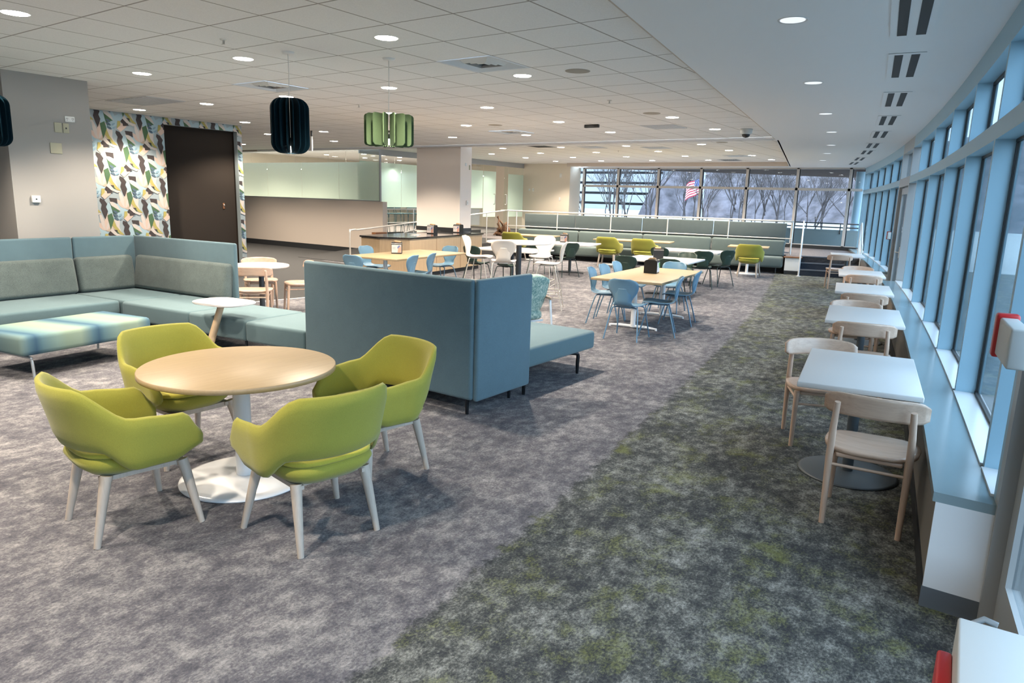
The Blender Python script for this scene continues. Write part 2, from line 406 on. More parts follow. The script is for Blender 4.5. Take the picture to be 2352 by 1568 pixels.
# ------------------------------------------------------------------ the room
ZC, G, FT = 3.115, 3.07, 3.20       # tile ceiling, plaster soffit, far tile ceiling
def curve(x0, x1, off, n=24): return [(lerp(x0, x1, i/n), fac_y(lerp(x0, x1, i/n), off)) for i in range(n+1)]

mb = MB(); mb.prism([(-4, -4), (26, -4), (26, 26), (-4, 26)], -.12, 0); struct('floor', mb, M['carpet'])
mb = MB(); mb.prism([(3.0, 10.62), (7.03, 10.09), (8.2, 9.92), (10.9, 11.55), (12.55, 14.3), (12.62, 15.4), (14.98, 15.4), (14.98, 25), (3.0, 25)], 0, .004); struct('floor_hall', mb, M['dark_floor'])
mb = MB(); p0, p1, p2 = Vector((3.0, 10.62, .0)), Vector((7.03, 10.09, 0)), Vector((8.2, 9.92, 0))
mb.tube([p0, p1, p2, (10.9, 11.55, 0)], .009, 6); struct('trim_1', mb, M['white'])

# platform frame: s runs along the step edge to the left, d runs away from the room
BO, BU, BV = Vector((20.0, 4.67, 0)), Vector((-.229, .9734, 0)), Vector((.9734, .229, 0))
def bp(s, d, z=0): v = BO+BU*s+BV*d; return Vector((v.x, v.y, z))
def bxy(s, d): v = bp(s, d); return (v.x, v.y)
BM = Matrix(((BU.x, BV.x, 0, BO.x), (BU.y, BV.y, 0, BO.y), (0, 0, 1, 0), (0, 0, 0, 1)))   # local (s,d,z) -> world
BANG = math.degrees(math.atan2(BV.y, BV.x))
PH = .49
mb = MB(); mb.prism([bxy(-1.75, .6), bxy(0, .6), bxy(0.02, .22), bxy(.40, .22), bxy(.40, .76), bxy(8.85, .76), (19.2, 16.55), (26, 16.55), (26, 3.2)], 0, PH); struct('floor_platform', mb, M['plat_floor'])
mb = MB(); q = [bp(9.0, .70), bp(9.0, .70, PH), Vector((12.75, 14.42, 0)), Vector((12.75, 16.5, 0)), Vector((19.2, 16.5, PH)), Vector((19.2, 16.5, 0))]
mb.add([Vector((12.75, 14.42, 0)), bp(8.85, .74, 0), (19.2, 16.5, 0), (12.75, 16.5, 0), Vector((12.75, 14.42, .012)), bp(8.85, .74, PH), (19.2, 16.5, PH), (12.75, 16.5, .012)],
       [(0, 3, 2, 1), (4, 5, 6, 7), (0, 1, 5, 4), (1, 2, 6, 5), (2, 3, 7, 6), (3, 0, 4, 7)]); struct('floor_ramp', mb, M['dark_floor'])
mb = MB(); mb.box(-1.72, 0, 0, .62, 0, PH/3, BM); mb.box(-1.72, 0, .30, .62, PH/3, 2*PH/3, BM); mb.box(-1.72, 0, .60, .62, 2*PH/3, PH, BM)
for i in range(3): mb.box(-1.72, 0, .3*i-.012, .3*i+.02, PH/3*(i+1)-.022, PH/3*(i+1)+.003, BM, 1)
st = struct('floor_steps', mb, [M['step'], M['nosing']])
mb = MB(); mb.box(.0, .40, .12, .215, 0, .45, BM); struct('wall_platform', mb, M['plate'])
mb = MB(); mb.box(-.03, .44, .08, .26, .45, .482, BM); struct('trim_2', mb, M['wood_cap'])
mb = MB(); mb.box(.0, .40, .105, .12, 0, .1, BM); mb.box(.42, 8.9, .72, .75, 0, .45, BM); struct('baseboard_platform', mb, M['base'])
mb = MB(); mb.box(8.1, 9.0, .55, .82, .47, .505, BM); struct('trim_3', mb, M['wood_cap'])

# ceilings
sof = [(-4, .95), (4.31, 2.35), (13.81, 3.96), (14.0, 4.0)]
mb = MB(); mb.prism(sof+[(14.3, 4.05), (14.38, 26), (-4, 26)], ZC, ZC+.1); struct('ceiling', mb, M['tile'])
gy = [(-4, .95), (4.31, 2.35), (13.81, 3.96), (14.3, 4.05)]
mb = MB(); mb.prism(gy+[(14.38, 26), (14.66, 26), (14.55, 4.10), (23.7, 6.2), (23.7, 12.9), (24.7, 14.5), (24.9, 14.5), (24.9, 3.0)]+[(x, y) for x, y in curve(24.9, -4, -.05)], G, G+.04)
struct('ceiling_soffit', mb, M['gypsum'])
mb = MB()
for a, b in zip(gy, gy[1:]+[]): pass
mb.prism([gy[0], gy[1], gy[2], gy[3], (14.3, 4.06), (13.81, 3.975), (4.31, 2.365), (-4, .965)], G, ZC+.05); mb.box(14.36, 14.39, 4.05, 26, G, ZC+.05); struct('trim_4', mb, M['wall'])
mb = MB(); mb.prism([(14.5, 4.0), (24.2, 6.2), (24.2, 16.6), (14.5, 16.6)], FT, FT+.1); struct('ceiling_far', mb, M['tile_far'])
mb = MB(); mb.prism([(14.55, 4.08), (23.7, 6.18), (23.7, 6.15), (14.55, 4.05)], G, FT+.02); mb.box(23.68, 23.72, 6.15, 14.4, G, FT+.02); struct('trim_5', mb, M['wall'])
mb = MB(); mb.box(14.6, 26, 16.6, 26, 3.28, 3.36); struct('ceiling_room', mb, M['gypsum'])

# walls out of the picture and behind
mb = MB(); mb.box(-3.1, -3.0, -2, 26, 0, 3.3); struct('wall_back', mb, M['wall'])
mb = MB(); mb.box(-3, 5.9, 13.9, 14.0, 0, 3.3); struct('wall_left', mb, M['wall'])
mb = MB(); mb.box(-3, 26, 25, 25.1, 0, 3.3); struct('wall_far_left', mb, M['cream'])
mb = MB(); mb.box(25.9, 26, 16.6, 25, 0, 3.3); struct('wall_room', mb, M['cream'])

# square pier behind the corner sofa
mb = MB(); mb.box(3.57, 4.53, 10.0, 10.75, 0, ZC); pier = struct('wall_pier', mb, M['pier'])
# column growing out of the counter
CX, CY = 14.40, 11.96
mb = MB(); mb.box(CX, CX+.46, CY, CY+1.53, 0, FT); struct('wall_column', mb, M['column'])
mb = MB(); mb.box(CX-.014, CX+.474, CY-.014, CY+1.54, .90, 1.0); struct('baseboard_column', mb, M['base'])
# frosted partition: low wall, film band, clear glass above
mb = MB(); mb.box(15.0, 15.18, 15.42, 25, 0, 1.60); w1 = struct('wall_hall', mb, M['wall'])
mb = MB(); mb.box(14.985, 15.0, 15.40, 25, 0, .17); struct('baseboard_hall', mb, M['base'])
p = thing('window_1', None, None); p['kind'] = 'structure'
ys = [15.62, 17.42, 19.22, 21.02, 22.82, 25]
for a, b in zip(ys, ys[1:]):
    MB().box(15.085, 15.093, a+.004, b-.004, 1.63, 3.19).build('glass_pane', M['iglass'], p)
    MB().add([(15.082, a+.004, 1.635), (15.082, b-.004, 1.635), (15.082, b-.004, 2.75), (15.082, a+.004, 2.75)], [(0, 1, 2, 3)]).build('frosted_band', M['frost'], p)
mb = MB(); mb.box(15.06, 15.12, 15.60, 25, 1.60, 1.632); mb.box(15.06, 15.12, 15.59, 15.62, 1.60, 3.2); mb.box(15.06, 15.12, 15.6, 25, 3.15, 3.2); mb.build('window_frame', M['door_frame'], p)
# glass room beyond the ramp
WY = 16.62
p = thing('window_2', None, None); p['kind'] = 'structure'
xs = [15.2, 17.0, 18.8, 20.1, 21.35]
for a, b in zip(xs, xs[1:]):
    MB().box(a+.004, b-.004, WY, WY+.01, .02, 3.19).build('glass_pane', M['iglass'], p)
    MB().add([(a+.004, WY-.004, 1.42), (b-.004, WY-.004, 1.42), (b-.004, WY-.004, 2.80), (a+.004, WY-.004, 2.80)], [(0, 1, 2, 3)]).build('frosted_band', M['frost2'], p)
MB().box(22.95, 24.0, WY, WY+.01, .49, 3.19).build('glass_pane', M['iglass'], p)
MB().add([(22.95, WY-.004, 1.1), (24.0, WY-.004, 1.1), (24.0, WY-.004, 2.75), (22.95, WY-.004, 2.75)], [(0, 1, 2, 3)]).build('frosted_band', M['frost2'], p)
MB().box(15.2, 24.0, WY-.02, WY+.03, 3.02, 3.2).build('head_rail', M['door_frame'], p)
d1 = thing('door_1', None, None); d1['kind'] = 'structure'
MB().box(21.37, 22.15, WY, WY+.01, .5, 3.0).build('door_leaf', M['iglass'], d1)
MB().add([(21.37, WY-.004, 1.10), (22.15, WY-.004, 1.10), (22.15, WY-.004, 2.80), (21.37, WY-.004, 2.80)], [(0, 1, 2, 3)]).build('frosted_band', M['frost2'], d1)
MB().tube(smooth_pts([(22.03, WY, 1.95), (22.03, WY-.07, 1.93), (22.03, WY-.07, 1.60), (22.03, WY, 1.58)], 4), .014, 8).build('door_handle', M['chrome'], d1)
d2 = thing('door_2', None, None); d2['kind'] = 'structure'
MB().box(22.70, 22.93, WY, WY+.01, .5, 3.0).build('door_leaf', M['iglass'], d2)
MB().tube(smooth_pts([(22.78, WY, 1.95), (22.78, WY-.07, 1.93), (22.78, WY-.07, 1.60), (22.78, WY, 1.58)], 4), .014, 8).build('door_handle', M['chrome'], d2)
mb = MB(); mb.box(15.2, 21.3, WY+.02, WY+.05, .0, .62); struct('baseboard_room', mb, M['base'])
mb = MB(); mb.box(15.2, 25.9, WY+.05, 25, 0, .5); struct('floor_room', mb, M['plat_floor'])
# cream wall, far window opening
mb = MB(); mb.box(24.0, 24.8, 14.42, 16.62, 0, FT); mb.box(24.0, 24.1, 16.6, 25, 0, .01); struct('wall_far', mb, M['cream'])
mb = MB(); mb.box(23.985, 24.0, 14.42, 16.62, PH, PH+.13); mb.box(24.60, 24.66, 3.6, 14.4, PH, PH+.11); struct('baseboard_far', mb, M['base'])
# wallpapered wall with a dark recess
WP = 13.45
mb = MB(); mb.box(5.4, 7.40, WP, WP+.12, 0, ZC); mb.box(8.95, 9.06, WP, WP+.12, 0, ZC); mb.box(7.40, 8.95, WP, WP+.12, 2.985, ZC); struct('wall_papered', mb, mat('wallpaper_ground', (.30, .355, .375), .8))
mb = MB(); mb.add([(7.30, 14.05, 0), (9.0, 13.62, 0), (9.0, 13.72, 0), (7.30, 14.15, 0), (7.30, 14.05, ZC), (9.0, 13.62, ZC), (9.0, 13.72, ZC), (7.30, 14.15, ZC)], [(0, 1, 5, 4), (1, 2, 6, 5), (2, 3, 7, 6), (3, 0, 4, 7), (4, 5, 6, 7), (0, 3, 2, 1)]); mb.box(8.955, 9.055, WP+.12, 13.7, 0, ZC); mb.box(7.29, 7.39, WP+.12, 14.05, 0, ZC); struct('wall_recess', mb, M['brown_wall'])
mb = MB(); mb.box(7.39, 8.955, WP+.12, 14.05, 3.03, 3.08); struct('ceiling_recess', mb, M['gypsum'])

# wallpaper print: flat leaf shapes, half-drop repeat, part of the papered wall
def clip(poly, x0, x1, z0, z1):
    for ax, val, sg in ((0, x0, 1), (0, x1, -1), (1, z0, 1), (1, z1, -1)):
        out = []
        for i in range(len(poly)):
            a, b = poly[i-1], poly[i]; da, db = (a[ax]-val)*sg, (b[ax]-val)*sg
            if (da >= 0) != (db >= 0):
                t = da/(da-db); out.append((a[0]+(b[0]-a[0])*t, a[1]+(b[1]-a[1])*t))
            if db >= 0: out.append(b)
        poly = out
        if len(poly) < 3: return []
    return poly
def leaf(x, z, ang, L, w, n=5):
    a = R(ang); pts = []
    for s_ in (1, -1):
        for i in range(n+1):
            t = i/n if s_ > 0 else 1-i/n
            if s_ < 0 and i in (0, n): continue
            u, v = L*t, s_*w*math.sin(PI*t)**.8*(1-.25*t); pts.append((x+u*math.cos(a)-v*math.sin(a), z+u*math.sin(a)+v*math.cos(a)))
    return pts
WC = {'blue': (.33, .45, .50), 'blue2': (.20, .31, .38), 'dark': (.045, .036, .036), 'green': (.055, .115, .055), 'yel': (.37, .32, .10), 'pink': (.55, .42, .35), 'tan': (.44, .36, .28), 'cream': (.52, .47, .43), 'navy': (.07, .11, .15)}
WMAT = {k: mat('wallpaper_'+k, v, .8) for k, v in WC.items()}; WK = list(WC)
motif = [('blue', [(25, 15), (85, 62), (150, 45), (188, -40), (160, -120), (118, -195), (70, -165), (38, -70)]),
         ('blue', [(-60, 190), (10, 235), (90, 225), (120, 150), (40, 120), (-30, 120)]),
         ('dark', [(58, 82), (132, 78), (134, 22), (104, 38), (68, 42)]), ('tan', [(-5, -235), (70, -245), (135, -160), (60, -190)]),
         ('pink', leaf(0, -235, 128, 110, 24)), ('cream', leaf(2, -235, 104, 190, 22)), ('pink', leaf(6, -235, 84, 205, 20)), ('cream', leaf(8, -235, 64, 190, 20)), ('pink', leaf(10, -240, 38, 170, 22)), ('tan', leaf(8, -240, 14, 110, 20)),
         ('dark', [(-26, 78), (8, 64), (36, 22), (22, -8), (38, -46), (24, -88), (8, -125), (-12, -70), (-26, -22), (-14, 18), (-32, 52)]),
         ('green', [(66, 22), (112, -18), (152, -52), (108, -62), (98, -112), (84, -62)]), ('cream', [(56, 44), (92, 42), (132, 8), (160, -48), (118, -22), (74, 8)]),
         ('yel', [(-158, 62), (-118, 96), (-92, 20), (-48, -36), (-22, -64), (-66, -56), (-112, 0)]), ('cream', [(-118, 96), (-58, 66), (-66, 20), (-52, -34), (-92, 20)]),
         ('green', [(-172, 128), (-128, 152), (-112, 86), (-138, 18), (-150, -10), (-162, 60)]),
         ('dark', [(22, 168), (60, 208), (112, 202), (118, 162), (78, 132), (40, 140)]), ('green', [(78, 132), (118, 162), (112, 202), (96, 150)]), ('pink', [(-16, 96), (22, 150), (96, 142), (60, 104), (16, 66)]), ('yel', [(-6, 168), (22, 168), (20, 130), (-16, 96)]),
         ('navy', leaf(-72, 150, 150, 52, 14)), ('navy', leaf(-70, 118, 152, 56, 15)), ('navy', leaf(-64, 84, 154, 52, 14)), ('blue2', leaf(-66, 120, 35, 44, 11)), ('blue2', leaf(-62, 88, 32, 44, 11)),
         ('cream', [(-160, -20), (-120, -60), (-60, -86), (-30, -70), (-90, -50), (-140, 10)]), ('dark', [(-164, -36), (-156, -92), (-96, -84), (-130, -60)])]
mb = MB(); K = .00185
rects = [(5.4, 7.398, .2, 3.11), (8.952, 9.06, .2, 3.11), (7.398, 8.952, 2.987, 3.11)]
for i in range(-1, 6):
    for j in range(0, 9):
        ox, oz = 5.45+.74*i+.37*(j % 2), 3.05-.40*j
        for li, (c, pg) in enumerate(motif):
            P_ = [(ox+a*K, oz+b*K) for a, b in pg]
            for rc in rects:
                q = clip(P_, *rc)
                if len(q) >= 3: mb.add([(x, WP-.0008-.0004*li, z) for x, z in q], [list(range(len(q)))], False, WK.index(c))
mb.build('wallpaper_print', [WMAT[k] for k in WK], bpy.data.objects['wall_papered'])

# ------------------------------------------------------------------ curved window wall
def cut(xa, xb, o0, o1, z0, z1, mbx, mi=0, n=4):
    """curved slab following the window wall between plan positions xa..xb, offsets o0..o1"""
    a = [(lerp(xa, xb, i/n), fac_y(lerp(xa, xb, i/n), o0)) for i in range(n+1)]; b = [(lerp(xa, xb, i/n), fac_y(lerp(xa, xb, i/n), o1)) for i in range(n+1)]
    mbx.prism(a+b[::-1], z0, z1, None, mi)
SZ, TZ0, TZ1, HZ = .56, 2.27, 2.39, 2.87
def mull(mbx, x, w=.06, z0=SZ, z1=G):
    cut(x-w/2, x+w/2, -.15, 0, z0, z1, mbx, 0, 1)
    cut(x-w/2-.022, x+w/2+.022, -.135, -.115, z0, HZ, mbx, 1, 1)
bays = [(3.62, 4.06, SZ), (4.06, 5.73, SZ), (5.73, 7.41, SZ), (7.41, 9.18, SZ), (9.18, 11.06, SZ), (11.06, 12.88, SZ), (12.88, 14.2, SZ), (16.1, 17.91, SZ), (17.91, 19.47, SZ), (19.47, 20.96, SZ), (20.96, 22.46, SZ), (22.46, 24.14, SZ), (24.14, 24.72, SZ)]
bays += [(-2.9, -1.6, .06), (-1.6, -.3, .06), (-.3, 1.0, .06), (1.0, 2.36, .06)]
for i, (a, b, z0) in enumerate(bays):
    p = thing('window_%d' % (i+3), None, None); p['kind'] = 'structure'
    mb = MB(); mull(mb, a, z0=z0)
    cut(a, b, -.15, 0, TZ0, TZ1, mb); cut(a, b, -.15, 0, HZ, G+.02, mb)
    cut(a+.03, b-.03, -.135, -.112, z0, z0+.03, mb, 1); cut(a+.03, b-.03, -.135, -.112, HZ-.025, HZ, mb, 1); cut(a+.03, b-.03, -.135, -.112, TZ1, TZ1+.02, mb, 1); cut(a+.03, b-.03, -.135, -.112, TZ0-.02, TZ0, mb, 1)
    if z0 == SZ: cut(a+.03, b-.03, -.112, .012, z0, z0+.012, mb, 2)
    mb.build('window_frame', [M['frame'], M['gasket'], M['white_metal']], p)
    for z_a, z_b in ((z0, TZ0), (TZ1, HZ)):
        mb = MB(); cut(a+.02, b-.02, -.128, -.121, z_a+.01, z_b-.01, mb); mb.build('glass_pane', M['glass'], p)
mb = MB(); mull(mb, 24.72); struct('trim_6', mb, [M['frame'], M['gasket']])
def sill(x0, x1, nm, end=True):
    p = thing(nm, None, None); p['kind'] = 'structure'
    mb = MB(); cut(x0, x1, -.14, .235, SZ-.045, SZ, mb, 0, 16); mb.build('sill_board', M['sill'], p)
    mb = MB(); cut(x0+.012, x1, .19, .215, .1, SZ-.045, mb, 0, 16); mb.build('front_panel', M['sill_face'], p)
    mb = MB(); cut(x0+.01, x1, .195, .225, 0, .1, mb, 0, 16); cut(x0-.001, x0+.012, -.02, .226, 0, .1, mb, 1, 1); mb.build('toe_base', [M['base'], M['grey_base']], p)
    mb = MB(); cut(x0, x0+.012, -.05, .222, .1, SZ-.045, mb, 0, 1); mb.build('end_panel', M['sill_end'], p)
    mb = MB(); cut(x0, x1, -.16, -.14, 0, SZ, mb, 0, 16); mb.build('outer_wall', M['sill_end'], p)
sill(3.54, 14.15, 'wall_sill'); sill(16.1, 24.7, 'wall_sill_far')
def door(n, x0, x1, hinge_far=True):
    p = thing('door_%d' % n, None, None); p['kind'] = 'structure'
    mb = MB(); cut(x0, x0+.09, -.15, .0, 0, G, mb, 0, 1); cut(x1-.09, x1, -.15, .0, 0, G, mb, 0, 1); cut(x0+.09, x1-.09, -.15, 0, 2.24, 2.40, mb, 0, 2); cut(x0+.09, x1-.09, -.15, 0, HZ, G, mb, 0, 2)
    cut(x0+.09, x0+.11, -.085, -.07, 0, 2.24, mb, 1, 1); cut(x1-.11, x1-.09, -.085, -.07, 0, 2.24, mb, 1, 1)
    mb.build('door_frame', [M['door_frame'], M['gasket']], p)
    mb = MB(); cut(x0+.11, x0+.23, -.10, -.05, .02, 2.22, mb, 0, 1); cut(x1-.23, x1-.11, -.10, -.05, .02, 2.22, mb, 0, 1); cut(x0+.23, x1-.23, -.10, -.05, .02, .28, mb, 0, 2); cut(x0+.23, x1-.23, -.10, -.05, 2.1, 2.22, mb, 0, 2)
    leafo = mb.build('door_leaf', M['door_frame'], p)
    mb = MB(); cut(x0+.23, x1-.23, -.08, -.072, .28, 2.1, mb); mb.build('glass_pane', M['glass'], leafo)
    mb = MB(); cut(x0+.09, x1-.09, -.10, -.092, 2.4, HZ, mb); mb.build('transom_pane', M['glass'], p)
    hx = x0+.17
    MB().rbox(hx-.03, hx+.03, fac_y(hx, -.05), fac_y(hx, .0), .96, 1.16, .01).tube([(hx, fac_y(hx, -.02), 1.06), (hx, fac_y(hx, .045), 1.06), (hx+.12, fac_y(hx+.12, .045), 1.06)], .011, 8).build('door_handle', M['chrome'], leafo)
door(3, 2.38, 3.60); door(4, 14.2, 16.08)

# far window wall on the platform
FX = 24.7; my = [14.2, 12.7, 11.05, 9.43, 7.80, 6.15, 4.55, 4.16]
for i, (a, b) in enumerate(zip(my, my[1:])):
    p = thing('window_%d' % (i+21), None, None); p['kind'] = 'structure'
    mb = MB()
    mb.box(FX-.06, FX+.06, a-.05, a+.03, PH, G)
    for z_a, z_b in ((PH, PH+.13), (2.35, 2.43), (3.03, G+.02)): mb.box(FX-.06, FX+.06, b, a, z_a, z_b)
    mb.box(FX-.005, FX+.03, a-.075, a-.05, PH+.13, 3.03, None, 1)
    mb.build('window_frame', [M['far_frame'], M['gasket']], p)
    for z_a, z_b in ((PH+.13, 2.35), (2.43, 3.03)): MB().box(FX+.01, FX+.018, b+.01, a-.05, z_a, z_b).build('glass_pane', M['glass_far'], p)

# ------------------------------------------------------------------ outdoors
mb = MB(); mb.prism([(-40, -60), (200, -60), (200, 140), (24.95, 140), (24.95, 4.2)]+[(x, y) for x, y in curve(24.9, -4, -.16)]+[(-40, -1.2)], -.4, -.2)
struct('ground_outside', mb, mat('pale_paving', (.30, .33, .33), .8, var=.15, vscale=2))
mb = MB(); mb.prism([(24.98, 3.0), (37, 2.6), (33.6, 6.34), (29.9, 10.0), (27.2, 13.2), (25.0, 16.2)], 3.12, 3.5); tag(mb.build('entrance_canopy', mat('brown_canopy_soffit', (.045, .017, .010), .8, spec=.1)), 'dark brown canopy roof outside the far windows', 'canopy')
lw = thing('ramp_parapet', 'pale low parapet wall with dark rail outside the far windows', 'wall', (27, 5.9, 0))
MB().box(0, .18, -3, 2.6, -.2, 1.06).build('parapet', mat('pale_teal_concrete', (.22, .30, .32), .8), lw)
mb = MB(); mb.tube([(-.05, -3, 1.28), (-.05, 2.6, 1.28)], .022, 8); mb.tube([(-.05, -3, 1.15), (-.05, 2.6, 1.15)], .022, 8)
for y in (-2.4, -.8, .8, 2.3): mb.tube([(-.05, y, 1.28), (-.05, y, .95), (.02, y, .93)], .018, 6)
mb.build('handrail', M['grey_metal'], lw)
tag(MB().lathe([(.15, -.2), (.15, 3.115)], 24).build('canopy_post', M['frame'], loc=(28.2, 4.86, 0)), 'round pale post holding up the brown canopy', 'post')
# parking garage
ga = thing('parking_garage', 'white parking garage with dark open decks far beyond the windows', 'building', (190, 96, 0))
wmat = mat('white_precast', (.34, .36, .38), .8)
for k in range(6):
    z = 9.65+.98-2.95*(k-1); MB().box(0, .4, -13, 18, z, z+2.25).build('parapet_band', wmat, ga)
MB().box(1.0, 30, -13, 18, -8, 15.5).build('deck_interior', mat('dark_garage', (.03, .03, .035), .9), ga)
MB().box(-1.2, 3, -15.4, -12.8, -8, 16).build('stair_tower', mat('garage_tower', (.12, .13, .16), .8), ga)
tag(MB().lathe([(3.6, -6), (3.6, 26)], 28).build('concrete_silo', mat('grey_concrete', (.17, .18, .195), .9, var=.1, vscale=.3), loc=(150, 61.8, 0)), 'round grey concrete tower between the garage and the flag', 'tower')
# flag
fl_ = thing('flag', 'striped flag with blue star field flying outside the far windows', 'flag', (45, 16.95, 0))
MB().tube([(0, 0, -.3), (0, 0, 6.2)], .05, 8).build('flagpole', M['silver'], fl_)
def fpt(u, v):
    return Vector((.10*math.sin(u*7+v*2), .06+u*1.42-.25*u*u, 3.62-1.02*v-.62*u-.10*math.sin(u*6)*u))
fm = [mat('flag_red', (.42, .03, .06), .8), mat('flag_white', (.75, .75, .78), .8), mat('flag_blue', (.04, .07, .25), .8)]
mb = MB(); NU = 16
for r_ in range(13):
    for c in range(NU):
        u0_, u1_ = c/NU, (c+1)/NU; v0, v1 = r_/13, (r_+1)/13
        blue = u1_ <= .44 and r_ < 7
        mb.add([fpt(u0_, v0), fpt(u1_, v0), fpt(u1_, v1), fpt(u0_, v1)], [(0, 1, 2, 3)], True, 2 if blue else (0 if r_ % 2 == 0 else 1))
for a in range(5):
    for b in range(6):
        u, v = .03+.07*b+.03*(a % 2), .04+.098*a
        if u < .42: mb.add([fpt(u, v)+Vector((-.012, 0, 0)), fpt(u+.03, v)+Vector((-.012, 0, 0)), fpt(u+.03, v+.035)+Vector((-.012, 0, 0)), fpt(u, v+.035)+Vector((-.012, 0, 0))], [(0, 1, 2, 3)], False, 1)
mb.build('cloth', fm, fl_)
# wooded hill and bare trees
mb = MB(); rows = []
for i in range(14):
    y = -70+i*9; rows.append([(95+8*math.sin(i*.7), y, -1), (108+6*math.sin(i*1.3), y, 5+2*math.sin(i*1.9)), (125, y, 11+3*math.sin(i*.9+1)), (150, y, 15+3*math.sin(i*.6)), (180, y, -1)])
mb.add([p for r in rows for p in r], [(i*5+j, i*5+j+1, (i+1)*5+j+1, (i+1)*5+j) for i in range(13) for j in range(4)], True)
tag(mb.build('wooded_hill', mat('bare_woods', (.085, .078, .090), .95, var=.75, vscale=.55, stretch=(1, 1, .35))), 'grey violet hillside of bare woods behind the trees', 'hill', None, 'stuff')
bark = mat('grey_bark', (.055, .045, .045), .9)
def tree_mb(seed, h, spread):
    rnd = random.Random(seed); mb = MB()
    def grow(p, d, L, r, lev):
        q = p+d*L*.5+Vector((rnd.uniform(-.06, .06), rnd.uniform(-.06, .06), 0))*L; e = p+d*L
        mb.tube([p, q, e], [r, r*.85, r*.62], 5 if lev < 2 else 3)
        if lev >= 5: return
        for _ in range(4 if lev in (0, 1) else 3 if lev < 4 else 2):
            a = Vector((rnd.uniform(-1, 1), rnd.uniform(-1, 1), rnd.uniform(-.15, .7)))*spread
            grow(p+d*L*rnd.uniform(.55, 1.0), (d+a).normalized(), L*rnd.uniform(.58, .78), r*.55, lev+1)
    grow(Vector((0, 0, -.3)), Vector((.03, .02, 1)).normalized(), h*.30, h*.0062, 0); return mb
TM = [tree_mb(s_, 9, .75).build('bare_tree', bark) for s_ in (3, 8, 21)]
tr = random.Random(5); spots = []
for _try in range(400):
    if len(spots) >= 38: break
    px = 1380+tr.uniform(0, 620); dist = tr.uniform(40, 90); a = YAW-math.atan((px-1176)/F_PX); sc_ = tr.uniform(.9, 1.5)
    q = (dist*math.cos(a), dist*math.sin(a), sc_)
    if all(math.hypot(q[0]-p_[0], q[1]-p_[1]) > 2.25*(q[2]+p_[2]) for p_ in spots): spots.append(q)
spots += [(37, 21.2, .8), (34, 16.9, .75), (38, 14.2, .8), (37, 8.2, .7)]
for i, (x, y, sc) in enumerate(spots):
    o = TM[i] if i < 3 else TM[i % 3].copy()
    if i >= 3: COL.objects.link(o)
    o.location = (x, y, -.3); o.rotation_euler = (0, 0, tr.uniform(0, 6.3)); o.scale = (sc, sc, sc)
    tag(o, 'bare leafless tree standing outside the far windows', 'tree', 'bare trees outside the far windows')

# ------------------------------------------------------------------ ceiling lights
ORD = ['first', 'second', 'third', 'fourth', 'fifth', 'sixth', 'seventh', 'eighth', 'ninth']
spot_d = bpy.data.lights.new('downlight_beam', 'SPOT'); spot_d.energy = LAMP_W*4; spot_d.color = LAMP_C; spot_d.spot_size = R(126); spot_d.spot_blend = .5; spot_d.shadow_soft_size = .07
def make_downlight():
    t = thing('ceiling_downlight', None, 'ceiling light')
    MB().lathe([(.092, .012), (.108, -.004), (.110, .0), (.112, .004)], 28).build('trim_ring', M['ring'], t)
    MB().lathe([(.0, -.003), (.094, -.003)], 28).build('lens', M['lens'], t)
    l = bpy.data.objects.new('beam', spot_d); COL.objects.link(l); l.parent = t; l.location = (0, 0, -.03)
    return t
dl = Place(make_downlight)
X7 = [2.53, 4.56, 6.58, 8.62, 10.58, 12.55]
rowsN = {4.64: [4.57, 6.62, 10.72, 12.62], 6.68: [2.53, 4.56, 6.62, 8.64, 10.66, 12.55], 8.67: [4.55, 6.58, 8.61, 10.59, 12.57], 10.65: [6.58, 12.53], 12.65: [6.55, 8.61, 10.55, 12.55], 14.62: [10.56, 12.52], 16.6: [10.5, 12.5], 18.59: [10.5, 12.53], 20.6: [10.5, 12.5]}
for ri, (y, xs_) in enumerate(rowsN.items()):
    for k, x in enumerate(xs_):
        dl((x, y, ZC), 90, '%s lit downlight from the camera, %s row from the windows, nearer tiled ceiling' % (ORD[k], ORD[ri]), 'round lit downlights in the nearer tiled ceiling')
for k, (x, y) in enumerate([(.5, 4.64), (.5, 6.68), (2.53, 8.67), (.5, 2.6)]):
    dl((x, y, ZC), 90, 'lit round downlight in the tiled ceiling above and behind the camera', 'downlights above the camera')
XF, YF = [16.66, 18.62, 20.56, 22.5], [6.42, 8.40, 10.34, 12.28, 14.17]
for ri, y in enumerate(YF):
    for k, x in enumerate([a for a in XF if y < 14 or a > 17]):
        if k == 3 and ri == 4: pass
        dl((x, y, FT), 90, '%s lit downlight from the seam, %s row from the windows, far ceiling' % (ORD[k], ORD[ri]), 'round lit downlights in the far ceiling')
for k, (x, y) in enumerate([(16.85, 24.16), (17.08, 22.5), (16.85, 20.4), (18.86, 22.48), (16.94, 18.5), (18.89, 20.4), (20.79, 22.4), (18.84, 18.46), (20.75, 20.37), (22.5, 22.1), (22.55, 18.3), (20.75, 18.3)]):
    dl((x, y, 3.28), 90, 'small lit ceiling light seen through the clear glass above the frosted band', 'lights in the room behind the frosted glass')
def make_fill_bar():  # glowing bars added to backlight the frosted bands
    t = thing('fill_light_bar', None, 'ceiling light'); MB().box(-.05, .05, -1.2, 1.2, .0, .05).build('housing', M['white_metal'], t); MB().box(-.045, .045, -1.18, 1.18, -.012, 0).build('diffuser', M['linear'], t)
    for y in (-.9, .9): MB().tube([(0, y, .05), (0, y, .66)], .004, 6).build('hanger', M['cable'], t)
    return t
M['linear'] = mat('fill_diffuser', (.9, .9, .9), .5, emit=(1, .95, .84), es=40)
lin = Place(make_fill_bar)
